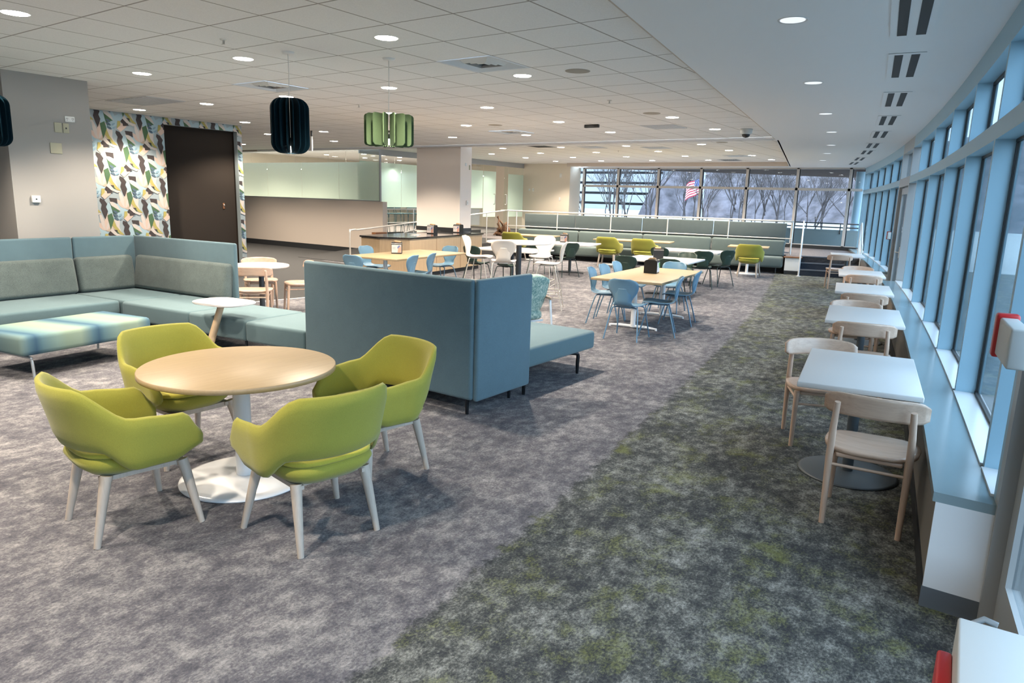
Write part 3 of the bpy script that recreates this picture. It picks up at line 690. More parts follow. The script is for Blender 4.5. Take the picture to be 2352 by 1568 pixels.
for x, y, w_ in [(16.6, 17.9, 'added fill light bar behind the frosted band, nearest the column'), (16.6, 20.6, 'added fill light bar behind the middle of the frosted band'), (16.6, 23.2, 'added fill light bar behind the left end of the frosted band'), (19.0, 18.0, 'added fill light bar deep in the glass room, left of the column'), (21.6, 18.0, 'added fill light bar in the glass room behind the column')]: lin((x, y, 2.62), 90, w_, 'added fill light bars in the glass room')
def make_can():
    t = thing('recessed_downlight', None, 'ceiling light')
    MB().lathe([(.082, .01), (.098, -.004), (.102, .0), (.104, .003)], 28).build('trim_ring', M['ring'], t)
    MB().lathe([(0, -.0025), (.083, -.0025)], 28).build('reflector', M['reflector_glow'], t)
    return t
can = Place(make_can)
for k, (x, y) in enumerate([(5.36, 1.48), (8.05, 1.95), (10.68, 2.38), (13.22, 2.82), (15.89, 3.37), (18.23, 3.93), (20.83, 4.58)]):
    can((x, y, G-.001), 90, '%s pale recessed downlight from the camera in the smooth plaster soffit' % ORD[k], 'pale downlights in the plaster soffit')
def make_slot():
    t = thing('slot_diffuser', None, 'air vent')
    MB().box(-.14, .14, -.62, .62, -.004, -.001).build('plate', M['gypsum'], t)
    for s_ in (-1, 1): MB().box(s_*.062-.032, s_*.062+.032, -.56, .56, -.006, -.0035).build('slot', M['vent_dark'], t)
    return t
slot = Place(make_slot)
for k, x in enumerate([5.2, 7.05, 9.2, 11.35, 13.45, 15.75, 17.6, 19.9, 21.8]):
    x2 = x+.42; sl = math.degrees(math.atan(.1052+2*.00334*x2))
    slot((x2, fac_y(x2, .57), G-.002), sl, '%s black twin slot diffuser from the camera in the plaster soffit' % ORD[k], 'slot diffusers along the windows')
# four-way vents
def make_vent():
    t = thing('ceiling_vent', None, 'air vent')
    mb = MB()
    for a in range(4):
        Mx = Matrix.Rotation(a*PI/2, 4, 'Z'); mb.add([(-.345, -.345, -.004), (.345, -.345, -.004), (.31, -.31, -.004), (-.31, -.31, -.004)], [(0, 1, 2, 3)], False, 0, Mx); mb.add([(-.31, -.31, -.004), (.31, -.31, -.004), (.21, -.21, .07), (-.21, -.21, .07)], [(0, 1, 2, 3)], False, 0, Mx)
    mb.build('frame', M['vent_frame'], t)
    mb = MB()
    for w in (.2, .15, .10):
        for a in range(4):
            Mx = Matrix.Rotation(a*PI/2, 4, 'Z'); mb.add([(-w, -w, .05), (w, -w, .05), (w-.06, -w+.06, -.004), (-w+.06, -w+.06, -.004)], [(0, 1, 2, 3)], False, 0, Mx)
    mb.build('louvre', M['ring'], t)
    MB().box(-.22, .22, -.22, .22, .072, .076).build('backing', M['vent_dark'], t)
    return t
VENTS = [(5.905, 4.62), (5.88, 8.05), (11.95, 8.6)]
ceil = bpy.data.objects['ceiling']; cut_mb = MB()
for x, y in VENTS: cut_mb.box(x-.33, x+.33, y-.33, y+.33, ZC-.2, ZC+.3)
cutter = cut_mb.build('hole_cutter', M['ring']); md = ceil.modifiers.new('holes', 'BOOLEAN'); md.object = cutter; md.operation = 'DIFFERENCE'; md.solver = 'EXACT'
bpy.context.view_layer.update(); new_me = bpy.data.meshes.new_from_object(ceil.evaluated_get(bpy.context.evaluated_depsgraph_get())); ceil.modifiers.clear(); ceil.data = new_me; bpy.data.objects.remove(cutter)
vent = Place(make_vent)
for (x, y, z, w_) in [(5.905, 4.62, ZC, 'square four way air vent beside the green pendant lamp'), (5.88, 8.05, ZC, 'square four way air vent behind the navy pendant lamp'), (11.95, 8.6, ZC, 'small looking square air vent in the ceiling between column and green pendant')]:
    vent((x, y, z), 90, w_, 'four way ceiling vents')
def flat_vent(x, y, z, label, dark=False, w=.31, h=.31):
    t = thing('return_grille', label, 'air vent', (x, y, z)); MB().box(-w, w, -h, h, -.006, .002).build('frame', M['vent'], t)
    mb = MB(); n = 9
    for i in range(n): mb.box(-w+.03, w-.03, -h+.03+(2*h-.06)*i/n, -h+.03+(2*h-.06)*(i+.55)/n, -.009, -.005)
    mb.build('louvre', M['vent_dark'] if dark else M['vent'], t)
flat_vent(5.95, 11.3, ZC, 'large grey return grille in the ceiling near the patterned wallpaper', h=.62)
flat_vent(11.95, 5.32, ZC, 'grey return grille in the ceiling beside the black security dome')
flat_vent(16.3, 10.75, FT, 'open dark ceiling tile gap above the banquette left of the flag', True)
flat_vent(22.5, 7.7, FT, 'open dark ceiling gap against the header of the far windows', True)
flat_vent(16.85, 9.5, FT, 'grey return grille beside the open dark tile gap'); flat_vent(17.4, 7.9, FT, 'grey return grille in the far ceiling, second from the soffit'); flat_vent(20.7, 6.9, FT, 'grey return grille in the far ceiling nearest the soffit corner')
tag(MB().rbox(-.03, .03, -.14, .14, -.055, 0, .01).build('wireless_router', M['black_plastic'], loc=(11.23, 6.35, ZC)), 'small dark slanted box hanging on the tiled ceiling', 'device')
def speaker_(x, y, z, label):
    t = thing('ceiling_speaker', label, 'speaker', (x, y, z), 0, 'round ceiling speakers'); MB().lathe([(.115, -.006), (.128, -.004), (.132, .002)], 32).build('rim', M['speaker'], t); MB().lathe([(0, -.008), (.115, -.006)], 32).build('grille', M['speaker'], t)
for x, y, z, l in [(6.63, 3.95, ZC, 'round beige ceiling speaker nearest the camera, right of the square vent'), (10.14, 4.72, ZC, 'round beige ceiling speaker beside the plaster soffit, further than the nearest one'), (10.71, 8.08, ZC, 'faint round beige ceiling speaker between the pendant lamp and column'), (16.25, 5.78, FT, 'round beige ceiling speaker in the far ceiling behind the security dome')]: speaker_(x, y, z, l)
def sprinkler(x, y, z, label):
    t = thing('sprinkler_head', label, 'sprinkler', (x, y, z), 0, 'ceiling sprinkler heads'); MB().lathe([(.035, 0), (.03, -.008), (.01, -.01), (.01, -.04), (.0, -.04)], 14).build('escutcheon', M['chrome'], t); MB().lathe([(0, -.048), (.022, -.046), (.022, -.043), (0, -.043)], 12).build('deflector', M['chrome'], t)
for x, y, z, l in [(3.91, 6.01, ZC, 'chrome sprinkler head left of the navy pendant cable, nearest the camera'), (8.66, 4.65, ZC, 'chrome sprinkler head in the tiled ceiling right of the second beige speaker'), (18.0, 9.3, FT, 'tiny sprinkler head in the far ceiling above the banquette'), (7.6, 8.3, ZC, 'tiny sprinkler head in the tiled ceiling between the two pendant lamps')]: sprinkler(x, y, z, l)
t = thing('security_camera', 'white dome security camera with black eye at the ceiling seam', 'camera', (12.75, 4.12, ZC))
MB().lathe([(.10, 0), (.11, -.01), (.10, -.07), (.085, -.09), (.0, -.09)], 28).build('housing', M['white_plastic'], t); MB().lathe([(.07, -.085), (.066, -.115), (.045, -.14), (0, -.152)], 24).build('lens_dome', M['black_plastic'], t)
t = thing('hanging_sign', 'thin hanging sign seen edge on beside the navy pendant lamp', 'sign', (10.3, 12.75, ZC))
MB().box(-.012, .012, -.02, .02, -.12, 0).build('bracket', M['black_plastic'], t); MB().box(-.012, .012, -.02, .10, -.42, -.12).build('panel', M['plate'], t)
t = thing('projector', 'grey ceiling projector hanging behind the column', 'projector', (17.3, 15.2, FT))
MB().tube([(0, 0, 0), (0, 0, -.12)], .03, 10).build('mount', M['black_plastic'], t); MB().rbox(-.2, .2, -.2, .2, -.30, -.12, .02).build('body', M['vent'], t)

# ------------------------------------------------------------------ pendants
def pendant(name, label, x, y, ztop, zbot, rad, nf, mfelt, rounded, zc=ZC):
    t = thing(name, label, 'pendant lamp', (x, y, 0))
    MB().lathe([(0, zc-.022), (.05, zc-.02), (.062, zc-.002), (.062, zc)], 24).build('canopy', M['ring'], t)
    MB().tube(smooth_pts([(0, 0, zc-.02), (.006, .004, lerp(zc, ztop, .5)), (-.004, 0, ztop-.02), (0, 0, zbot+.13)], 5), .004, 6).build('cable', M['cable'], t)
    h = ztop-zbot
    for k in range(nf):
        a = 2*PI*(k+.5)/nf+math.atan2(y, x)+PI; cr = rad*(.34 if rounded else .05) if rounded else .03
        prof = []
        if rounded:
            rc = rad*.55
            for i in range(9): w = PI/2*i/8; prof.append((rad-rc+rc*math.sin(w), zbot+rc-rc*math.cos(w)))
            for i in range(9): w = PI/2*i/8; prof.append((rad-rc+rc*math.cos(w), ztop-rc+rc*math.sin(w)))
        else:
            for cx_, cz_, a0 in ((rad-.03, zbot+.03, -PI/2), (rad-.03, ztop-.03, 0)):
                for i in range(5): w = a0+PI/2*i/4; prof.append((cx_+.03*math.cos(w), cz_+.03*math.sin(w)))
        inner = .045 if rounded else .06
        poly = [(inner, zbot+.0)]+prof+[(inner, ztop)]
        ca, sa = math.cos(a), math.sin(a); th = .0055
        vs = [(r_*ca-s_*th*sa, r_*sa+s_*th*ca, z) for s_ in (-1, 1) for r_, z in poly]; n = len(poly)
        MB().add(vs, [list(range(n)), list(range(n, 2*n))[::-1]]+[(i, (i+1) % n, n+(i+1) % n, n+i) for i in range(n)]).build('felt_fin', mfelt, t)
    MB().lathe([(0, zbot+.15), (.022, zbot+.15), (.022, zbot+.07), (0, zbot+.07)], 16).build('socket', M['black_plastic'], t)
    MB().lathe([(0, zbot+.07), (.02, zbot+.065), (.026, zbot+.04), (.02, zbot+.018), (0, zbot+.012)], 16).build('bulb', M['bulb'], t)
    ld = bpy.data.lights.new('pendant_glow', 'POINT'); ld.energy = 1.5; ld.color = (.85, 1, .98) if rounded else (1, .95, .75); ld.shadow_soft_size = .03
    lo = bpy.data.objects.new('glow', ld); COL.objects.link(lo); lo.parent = t; lo.location = (0, 0, zbot+.002)
pendant('felt_pendant_lamp', 'navy felt pendant lamp with rounded fins, hanging above the corner sofa', 4.55, 5.95, 2.69, 2.17, .183, 18, M['felt_navy'], True)
pendant('felt_pendant_lamp', 'green felt drum pendant lamp with square fins', 5.23, 5.28, 2.585, 2.28, .245, 14, M['felt_green'], False)
pendant('felt_pendant_lamp', 'navy felt pendant lamp cut by the left picture edge, before the grey pier', 3.03, 8.88, 2.70, 2.18, .183, 18, M['felt_navy'], True)

# ------------------------------------------------------------------ lime armchairs
def make_lime():
    t = thing('upholstered_armchair', None, 'armchair')
    # plan path of the shell from the left arm end round the back to the right arm end
    path = []
    for i in range(9): path.append((-.315+.012*(1-i/9), .27-.30*i/9))
    for i in range(25):
        a = PI+PI*i/24; path.append((.318*math.cos(a), -.03+.245*math.sin(a)))
    for i in range(1, 10): path.append((.315-.012*(i/9), -.03+.30*i/9))
    N_ = len(path); rings = []
    L = [0]
    for a, b in zip(path, path[1:]): L.append(L[-1]+math.hypot(b[0]-a[0], b[1]-a[1]))
    for i, (x, y) in enumerate(path):
        s_ = L[i]/L[-1]; d = abs(s_-.5)
        zt = lerp(.832, .665, sstep(.13, .27, d))-.020*sstep(.27, .42, d)-.115*sstep(.43, .5, d)**1.3
        zb = lerp(.512, .405, sstep(.17, .27, d))+.055*sstep(.40, .5, d)
        tx = path[min(i+1, N_-1)][0]-path[max(i-1, 0)][0]; ty = path[min(i+1, N_-1)][1]-path[max(i-1, 0)][1]; q = math.hypot(tx, ty); nx, ny = ty/q, -tx/q
        if nx*x+ny*(y-.05) < 0: nx, ny = -nx, -ny
        lean = lerp(.085, .05, sstep(.12, .3, d)); hw = .025; ring = []
        mid = []
        for k in range(7): mid.append(k/6)
        def P_(off, f):
            z = lerp(zb, zt, f); o = off+lean*((z-.42)/.4)**1.2*1.0 if z > .42 else off
            return (x+nx*o, y+ny*o, z)
        for f in mid: ring.append(P_(hw*(1 if 0 < f < 1 else .55), f))
        ring.append((P_(0, 1)[0], P_(0, 1)[1], zt+.012))
        for f in mid[::-1]: ring.append(P_(-hw*(1 if 0 < f < 1 else .55), f))
        ring.append((P_(0, 0)[0], P_(0, 0)[1], zb-.010))
        rings.append([Vector(p) for p in ring])
    for a, b, w in ((0, 1, .55), (-1, -2, .55)):
        c = sum(rings[a], Vector())/len(rings[a]); rings[a] = [c+(p-c)*Vector((w, 1, 1)).x if False else c+(p-c)*.86+Vector((0, .0, 0)) for p in rings[a]]
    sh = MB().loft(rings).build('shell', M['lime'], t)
    pipe = MB(); pipe.tube([Vector((r_[3].x, r_[3].y, 0))*0+r_[14]+(r_[0]-r_[14])*.35+Vector((0, 0, -.004)) for r_ in rings], .006, 6); pipe.build('lower_piping', M['lime'], sh)
    def pad(z0, z1, sx, sy, yo, m_, nm, n=36):
        prof = [(.0, z0), (.92 if z1 > .47 else .78, z0), (1.0 if z1 > .47 else .93, lerp(z0, z1, .35)), (1.0, lerp(z0, z1, .7)), (.96, z1-.004), (.7, z1), (0, z1+.006)]; mb = MB(); vs = []; m = len(prof)
        for f, z in prof:
            for k in range(n):
                a = 2*PI*k/n; c, s_ = math.cos(a), math.sin(a); e = .62
                vs.append((math.copysign(abs(c)**e, c)*sx*f, math.copysign(abs(s_)**e, s_)*sy*f+yo, z))
        mb.add(vs, [(i*n+k, i*n+(k+1) % n, (i+1)*n+(k+1) % n, (i+1)*n+k) for i in range(m-1) for k in range(n)], True); return mb.build(nm, m_, t)
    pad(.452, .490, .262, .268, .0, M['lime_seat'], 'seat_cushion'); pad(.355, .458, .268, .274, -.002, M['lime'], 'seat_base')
    mb = MB()
    for sx in (-1, 1): mb.box(sx*.19-.02, sx*.19+.02, -.2, .22, .335, .357)
    mb.box(-.2, .2, .17, .21, .325, .357); mb.box(-.2, .2, -.16, -.12, .335, .357); mb.build('under_frame', M['ash'], t)
    for (tx, ty, fx, fy) in ((-.2, -.17, -.228, -.25), (.2, -.17, .228, -.25), (-.215, .2, -.29, .255), (.215, .2, .29, .255)):
        MB().tube([(tx, ty, .36), (lerp(tx, fx, .22), lerp(ty, fy, .22), .29), (fx, fy, .0)], [.030, .027, .0165], 10).build('leg', M['ash'], t)
    return t
lime = Place(make_lime); gl = 'lime green armchairs'
lime((1.748, 3.765), -7, 'lime armchair left of the round oak table, nearest the left picture edge', gl)
lime((2.31, 2.91), 81, 'lime armchair in front of the round oak table, showing its back', gl)
lime((3.115, 3.28), 171, 'lime armchair right of the round oak table, before the blue grey screen', gl)
lime((2.51, 4.53), -90, 'lime armchair behind the round oak table, beside the striped bench', gl)
def bheads(h): return math.degrees(math.atan2(BV.y, BV.x))+h
lime(bxy(1.24, -1.32), bheads(0), 'lime armchair at the single oak table nearest the steps', gl)
lime(bxy(4.02, -1.12), bheads(-3), 'right one of two lime armchairs at the long oak banquette table', gl)
lime(bxy(5.02, -1.12), bheads(-4), 'left one of two lime armchairs at the long oak banquette table', gl)
lime(bxy(7.95, -.98), bheads(0), 'lime armchair at the left end of the banquette, mostly hidden by white tables', gl)

# ------------------------------------------------------------------ tables
t = thing('round_table', 'round oak topped table on white disc base with four lime armchairs', 'table', (2.475, 3.80, 0))
MB().lathe([(0, .705), (.565, .705), (.575, .709), (.575, .736), (.570, .74), (0, .74)], 72).build('tabletop', M['oak'], t)
MB().lathe([(.052, .02), (.052, .705)], 32).build('column', M['white_metal'], t)
MB().lathe([(0, 0), (.385, 0), (.39, .004), (.388, .012), (.36, .020), (.06, .034), (0, .034)], 72).build('base', M['white_metal'], t)
def rect_table(name, label, cx_, cy_, ang, lx, ly, mtop, mleg, group, kind='T', h=.74, th=.035, posts=None):
    t = thing(name, label, 'table', (cx_, cy_, 0), R(ang), group)
    MB().rbox(-lx/2, lx/2, -ly/2, ly/2, h-th, h, .006, 2).build('tabletop', mtop, t)
    for px_ in (posts or [0]):
        if kind == 'T':
            MB().tube([(px_, 0, .02), (px_, 0, h-th)], .038, 20).build('column', mleg, t)
            mb = MB(); mb.tube([(px_, -.36, .022), (px_, -.2, .032), (px_, .2, .032), (px_, .36, .022)], [.014, .022, .022, .014], 10)
            for s_ in (-1, 1): mb.lathe([(0, 0), (.018, 0), (.018, .012), (0, .014)], 12, Matrix.Translation((px_, s_*.35, 0)))
            mb.build('foot', mleg, t)
        else:
            MB().tube([(px_, 0, .02), (px_, 0, h-th)], .036, 20).build('column', mleg, t)
            MB().lathe([(0, 0), (.315, 0), (.318, .006), (.30, .014), (.05, .022), (0, .022)], 40, Matrix.Translation((px_, 0, 0))).build('base', mleg, t)
        MB().box(px_-.18, px_+.18, -.2, .2, h-th-.012, h-th).build('mounting_plate', M['grey_metal'], t)
    return t
rect_table('dining_table', 'long oak table with blue chairs, right of the blue grey screen', 9.93, 4.46, 6.3, 2.22, 1.04, M['oak'], M['white_metal'], 'oak dining tables', posts=[-.68, .68])
rect_table('dining_table', 'long oak table with blue chairs before the wood fronted counter', 9.56, 9.15, 6.3, 2.16, 1.10, M['oak'], M['white_metal'], 'oak dining tables', posts=[-.68, .68])
wt = 'white dining tables with dark green chairs'
rect_table('dining_table', 'white table just behind the long oak table, with dispenser near its far edge', 12.91, 5.58, 6.5, 1.25, 1.36, M['white'], M['grey_metal'], wt, posts=[.2])
rect_table('dining_table', 'white table nearest the single banquette table, with dark green chairs', 15.92, 6.19, 7, 1.12, 1.50, M['white'], M['grey_metal'], wt, posts=[-.25])
rect_table('dining_table', 'white table partly behind the ivory bar stools, by the counter end', 12.45, 8.85, 6, 1.05, 1.50, M['white'], M['grey_metal'], wt, posts=[0])
rect_table('dining_table', 'white table with napkin dispenser, behind the round bar table', 15.5, 9.15, 16, 1.25, 1.20, M['white'], M['grey_metal'], wt, posts=[-.2])
bt = 'oak tables along the banquette'
rect_table('banquette_table', 'single oak banquette table nearest the steps', *bxy(1.33, -.50), bheads(90), 1.03, .80, M['oak'], M['white_metal'], bt, 'D')
rect_table('banquette_table', 'right half of the pair of oak banquette tables pushed together', *bxy(3.95, -.36), bheads(90), 1.09, .80, M['oak'], M['white_metal'], bt, 'D')
rect_table('banquette_table', 'left half of the pair of oak banquette tables pushed together', *bxy(5.05, -.36), bheads(90), 1.09, .80, M['oak'], M['white_metal'], bt, 'D')
rect_table('banquette_table', 'oak banquette table furthest left, behind the round bar table', *bxy(7.55, -.28), bheads(90), 1.35, .80, M['oak'], M['white_metal'], bt, 'D')
ntg = 'white tables for two along the windows'
for k, (x, y, a, l) in enumerate([(5.13, .74, 8.8, 'white two seat window table nearest the camera'), (7.90, 1.17, 9.6, 'second white two seat window table from the camera'), (10.58, 1.62, 10.4, 'third white two seat window table from the camera'), (13.16, 2.08, 11.3, 'fourth white two seat window table from the camera'), (18.2, 3.22, 13.0, 'white two seat window table furthest away, beside the steps')]):
    rect_table('window_table', l, x, y, a, 1.20, .69, M['white'], M['slate_base'], ntg, 'D')
t = thing('bar_table', 'round white high bar table with ivory stools', 'table', (10.43, 7.27, 0))
MB().lathe([(0, 1.02), (.575, 1.02), (.585, 1.026), (.585, 1.044), (.578, 1.05), (0, 1.05)], 56).build('tabletop', M['white'], t)
MB().lathe([(.05, .015), (.05, 1.02)], 24).build('column', M['grey_metal'], t); MB().lathe([(0, 0), (.36, 0), (.365, .008), (.06, .022), (0, .022)], 40).build('base', M['grey_metal'], t)
t = thing('cafe_table', 'round white cafe table right of the corner sofa end', 'table', (6.30, 9.02, 0))
MB().lathe([(0, .705), (.392, .705), (.40, .712), (.40, .735), (.394, .74), (0, .74)], 48).build('tabletop', M['white'], t)
MB().lathe([(.038, .015), (.038, .705)], 20).build('column', M['grey_metal'], t); MB().lathe([(0, 0), (.27, 0), (.275, .008), (.05, .02), (0, .02)], 36).build('base', M['grey_metal'], t)
t = thing('laptop_table', 'small white side table on a wooden leg before the corner sofa', 'side table', (4.33, 6.88, 0))
n = 40; top = [(math.copysign(abs(math.cos(2*PI*k/n))**.55, math.cos(2*PI*k/n))*.235, math.copysign(abs(math.sin(2*PI*k/n))**.55, math.sin(2*PI*k/n))*.32) for k in range(n)]
MB().rprism(top, .598, .622, .010, Matrix.Rotation(R(8), 4, 'Z')).build('tabletop', M['white'], t)
MB().tube([(-.03, 0, .60), (-.24, .01, .02)], [.034, .042], 14).build('leg', M['oakY'], t); MB().lathe([(0, 0), (.21, 0), (.212, .008), (.05, .018), (0, .018)], 36, Matrix.Translation((-.18, 0, 0))).build('base', M['white_metal'], t)

# ------------------------------------------------------------------ plywood shell chairs and stools
def shell_grid(dz=0.0, wide=1.0):
    key = [(.225, .432, .185), (.195, .452, .202), (.10, .456, .212), (0, .448, .208), (-.09, .447, .188), (-.155, .452, .152), (-.20, .470, .126), (-.225, .510, .118), (-.234, .550, .124), (-.242, .595, .150), (-.254, .650, .186), (-.270, .71, .206), (-.288, .765, .203), (-.303, .800, .175), (-.313, .822, .10)]
    rows = smooth_pts([Vector(k) for k in key], 2); g = []
    for y, z, w in rows:
        back = sstep(.47, .56, z); w *= wide; row = []
        for j in range(11):
            u = -1+j/5; row.append((u*w, y+back*.055*u*u*(w/.23), z+dz+(1-back)*.022*u*u*(w/.22)))
        g.append(row)
    return g
def make_shell(mshell, mleg, stool=False):
    t = thing('bar_stool' if stool else 'plywood_chair', None, 'bar stool' if stool else 'chair'); dz = .30 if stool else 0
    g = shell_grid(dz); sh = MB().shell(g, .011).build('seat_shell', mshell, t)
    rows = [(-.212, .463, .118), (-.242, .50, .112), (-.254, .56, .112), (-.264, .62, .110), (-.274, .67, .100), (-.281, .692, .078)]
    fl2 = [[(u*w, y+.02*u*u*w/.1, z+dz) for u in (-1, -.5, 0, .5, 1)] for y, z, w in [tuple(v) for v in smooth_pts([Vector(r_) for r_ in rows], 2)]]
    MB().shell(fl2, -.006).build('back_spine', mshell, sh)
    hz = .425+dz; r_ = .0085 if stool else .0095
    for sx in (-1, 1):
        for sy, fy in ((1, .245), (-1, -.25)):
            fx = .235 if not stool else .245
            MB().tube(smooth_pts([(sx*.06, sy*.10, hz+.006), (sx*.15, sy*.125, hz+.002), (sx*.182, sy*.14, hz-.03), (sx*lerp(.182, fx, .5), sy*lerp(.14, abs(fy)+(.03 if stool else 0), .5), hz*.5), (sx*fx, sy*(abs(fy)+(.03 if stool else 0)), .0)], 3), r_, 8).build('leg', mleg, t)
    MB().rbox(-.075, .075, -.12, .12, hz-.008, hz+.018, .006, 2).build('seat_mount', mleg, t)
    if stool:
        z = .30; k = 1-z/hz; x_, y_ = lerp(.245, .182, z/hz), lerp(.278, .14, z/hz)
        MB().tube([(-x_, -y_, z), (x_, -y_, z), (x_, y_, z), (-x_, y_, z)], .0075, 8, closed=True).build('footrest', mleg, t)
        MB().tube([(-x_*1.05, -y_*1.05, z-.09), (-x_*1.05, y_*1.05, z-.09)], .0065, 8).tube([(x_*1.05, -y_*1.05, z-.09), (x_*1.05, y_*1.05, z-.09)], .0065, 8).build('side_rail', mleg, t)
    return t
bl = Place(lambda: make_shell(M['blue'], M['blue_leg'])); gb = 'blue plywood chairs around the oak tables'
bl((8.52, 4.12), 6, 'blue chair at the near end of the right oak table, back to the camera', gb)
bl((9.42, 4.92), -75, 'blue chair at the left corner of the right oak table, seen in profile', gb)
bl((9.08, 3.93), 112, 'blue chair on the window side of the right oak table, nearest the camera', gb)
bl((10.15, 4.08), 104, 'second blue chair on the window side of the right oak table', gb)
bl((10.02, 5.05), -84, 'blue chair on the far long side of the right oak table, seat facing the camera', gb)
bl((11.18, 4.68), 186, 'blue chair at the far end of the right oak table, facing the camera', gb)
bl((10.68, 5.16), -82, 'second blue chair on the far long side of the right oak table', gb)
bl((8.16, 8.88), 8, 'blue chair at the near end of the left oak table, above the grey screen', gb)
bl((9.55, 10.02), -84, 'blue chair behind the left corner of the left oak table', gb)
bl((8.66, 8.50), 108, 'blue chair on the right long side of the left oak table, nearer the camera', gb)
bl((9.26, 8.63), 114, 'blue chair on the right long side of the left oak table, further along', gb)
bl((10.74, 9.36), 180, 'blue chair at the far end of the left oak table by the counter', gb)
dg = Place(lambda: make_shell(M['green'], M['green_leg'])); gd = 'dark green plywood chairs around the white tables'
dg((12.25, 5.95), 8, 'dark green chair left of the dispenser, behind the oak table corner', gd)
dg((12.30, 5.10), 8, 'dark green chair right of the dispenser, behind the oak table', gd)
dg((13.70, 5.45), 188, 'dark green chair facing the camera between the two right white tables', gd)
dg((15.25, 6.60), 8, 'dark green chair peeking out between the two lime armchairs and white tables', gd)
dg((15.0, 5.55), 24, 'dark green chair at the near corner of the furthest right white table', gd)
dg((15.75, 5.42), 62, 'dark green chair at the right side of the furthest right white table', gd)
dg((11.75, 9.25), 6, 'dark green chair behind the leftmost ivory bar stool', gd)
dg((11.80, 8.50), 6, 'dark green chair under the white table behind the bar table column', gd)
dg((14.55, 8.75), 60, 'dark green chair behind the right ivory bar stool', gd)
dg((14.70, 9.62), 14, 'dark green chair at the left corner of the white table with dispenser', gd)
iv = Place(lambda: make_shell(M['ivory'], M['ivory_leg'], True)); gi = 'ivory bar stools around the bar table'
iv((10.12, 7.93), -68, 'leftmost ivory bar stool at the bar table, seen in profile', gi)
iv((9.70, 7.07), 34, 'ivory bar stool with its back to the camera', gi)
iv((11.20, 7.28), 200, 'ivory bar stool facing the camera behind the bar table', gi)
iv((9.95, 6.34), 118, 'rightmost ivory bar stool, legs fully in view', gi)

# ------------------------------------------------------------------ wooden window chairs
def make_wood():
    t = thing('wooden_chair', None, 'chair')
    n = 36; mb = MB(); vs = []; prof = [(.0, .425), (.9, .425), (.985, .434), (1.0, .444), (.985, .453), (.9, .455), (.55, .447), (0, .443)]
    for f, z in prof:
        for k in range(n):
            a = 2*PI*k/n; c, s_ = math.cos(a), math.sin(a); wx = .252-.018*(s_ < 0)*abs(s_)
            vs.append((math.copysign(abs(c)**.6, c)*wx*f, math.copysign(abs(s_)**.7, s_)*.215*f, z+.008*(abs(c)**2)*f*(z > .44)))
    m = len(prof); mb.add(vs, [(i*n+k, i*n+(k+1) % n, (i+1)*n+(k+1) % n, (i+1)*n+k) for i in range(m-1) for k in range(n)], True); mb.build('seat', M['beech'], t)
    for s_ in (-1, 1):
        MB().tube([(s_*.196, -.225, 0), (s_*.200, -.205, .40), (s_*.197, -.212, .58), (s_*.188, -.235, .735)], [.016, .0205, .0195, .0165], 12).build('rear_leg', M['beechZ'], t)
        MB().tube([(s_*.205, .205, 0), (s_*.196, .175, .432)], [.0155, .021], 12).build('front_leg', M['beechZ'], t)
        MB().tube([(s_*.199, -.205, .372), (s_*.197, .178, .372)], .010, 8).build('side_stretcher', M['beech'], t)
    MB().tube([(-.198, -.208, .36), (.198, -.208, .36)], .009, 8).build('cross_stretcher', M['beech'], t); MB().tube([(-.197, .178, .33), (.197, .178, .33)], .009, 8).build('cross_stretcher', M['beech'], t)
    MB().rbox(-.17, .17, -.19, .17, .40, .427, .008, 2).build('apron', M['beech'], t)
    g = []
    for i in range(9):
        v = -1+i/4; row = []
        for j in range(19):
            u = -1+j/9; hh = .064*(1-abs(u)**12*.42); row.append((u*.268, -.212+.095*u*u-.012*v, .705+.012*(1-u*u)+v*hh))
        g.append(row)
    MB().shell(g, -.017).build('backrest', M['beech'], t)
    return t
wd = Place(make_wood); gw = 'pale wooden chairs at the window tables'; gc = 'pale wooden chairs around the cafe table'
wd((4.42, .525), 5, 'pale wooden chair nearest the camera, back to it, at the nearest window table', gw)
wd((5.72, 1.09), 203, 'pale wooden chair facing the camera at the far side of the nearest window table', gw)
wd((7.22, 1.05), 9, 'pale wooden chair with its back to the camera at the second window table', gw)
wd((8.55, 1.36), 189, 'pale wooden chair at the far side of the second window table', gw)
wd((9.70, 1.46), 10, 'pale wooden chair with its back to the camera at the third window table', gw)
wd((12.45, 1.92), 11, 'pale wooden chair with its back to the camera at the fourth window table', gw)
wd((13.9, 2.25), 192, 'pale wooden chair at the far side of the fourth window table', gw)
wd((17.45, 3.25), 20, 'pale wooden chair at the furthest window table by the steps', gw)
wd((5.88, 8.60), 48, 'pale wooden chair at the cafe table, back to the camera', gc)
wd((6.82, 8.82), 150, 'pale wooden chair right of the cafe table, half hidden by the grey screen', gc)
wd((6.62, 9.50), -118, 'pale wooden chair behind the cafe table, only its backrest top showing', gc)

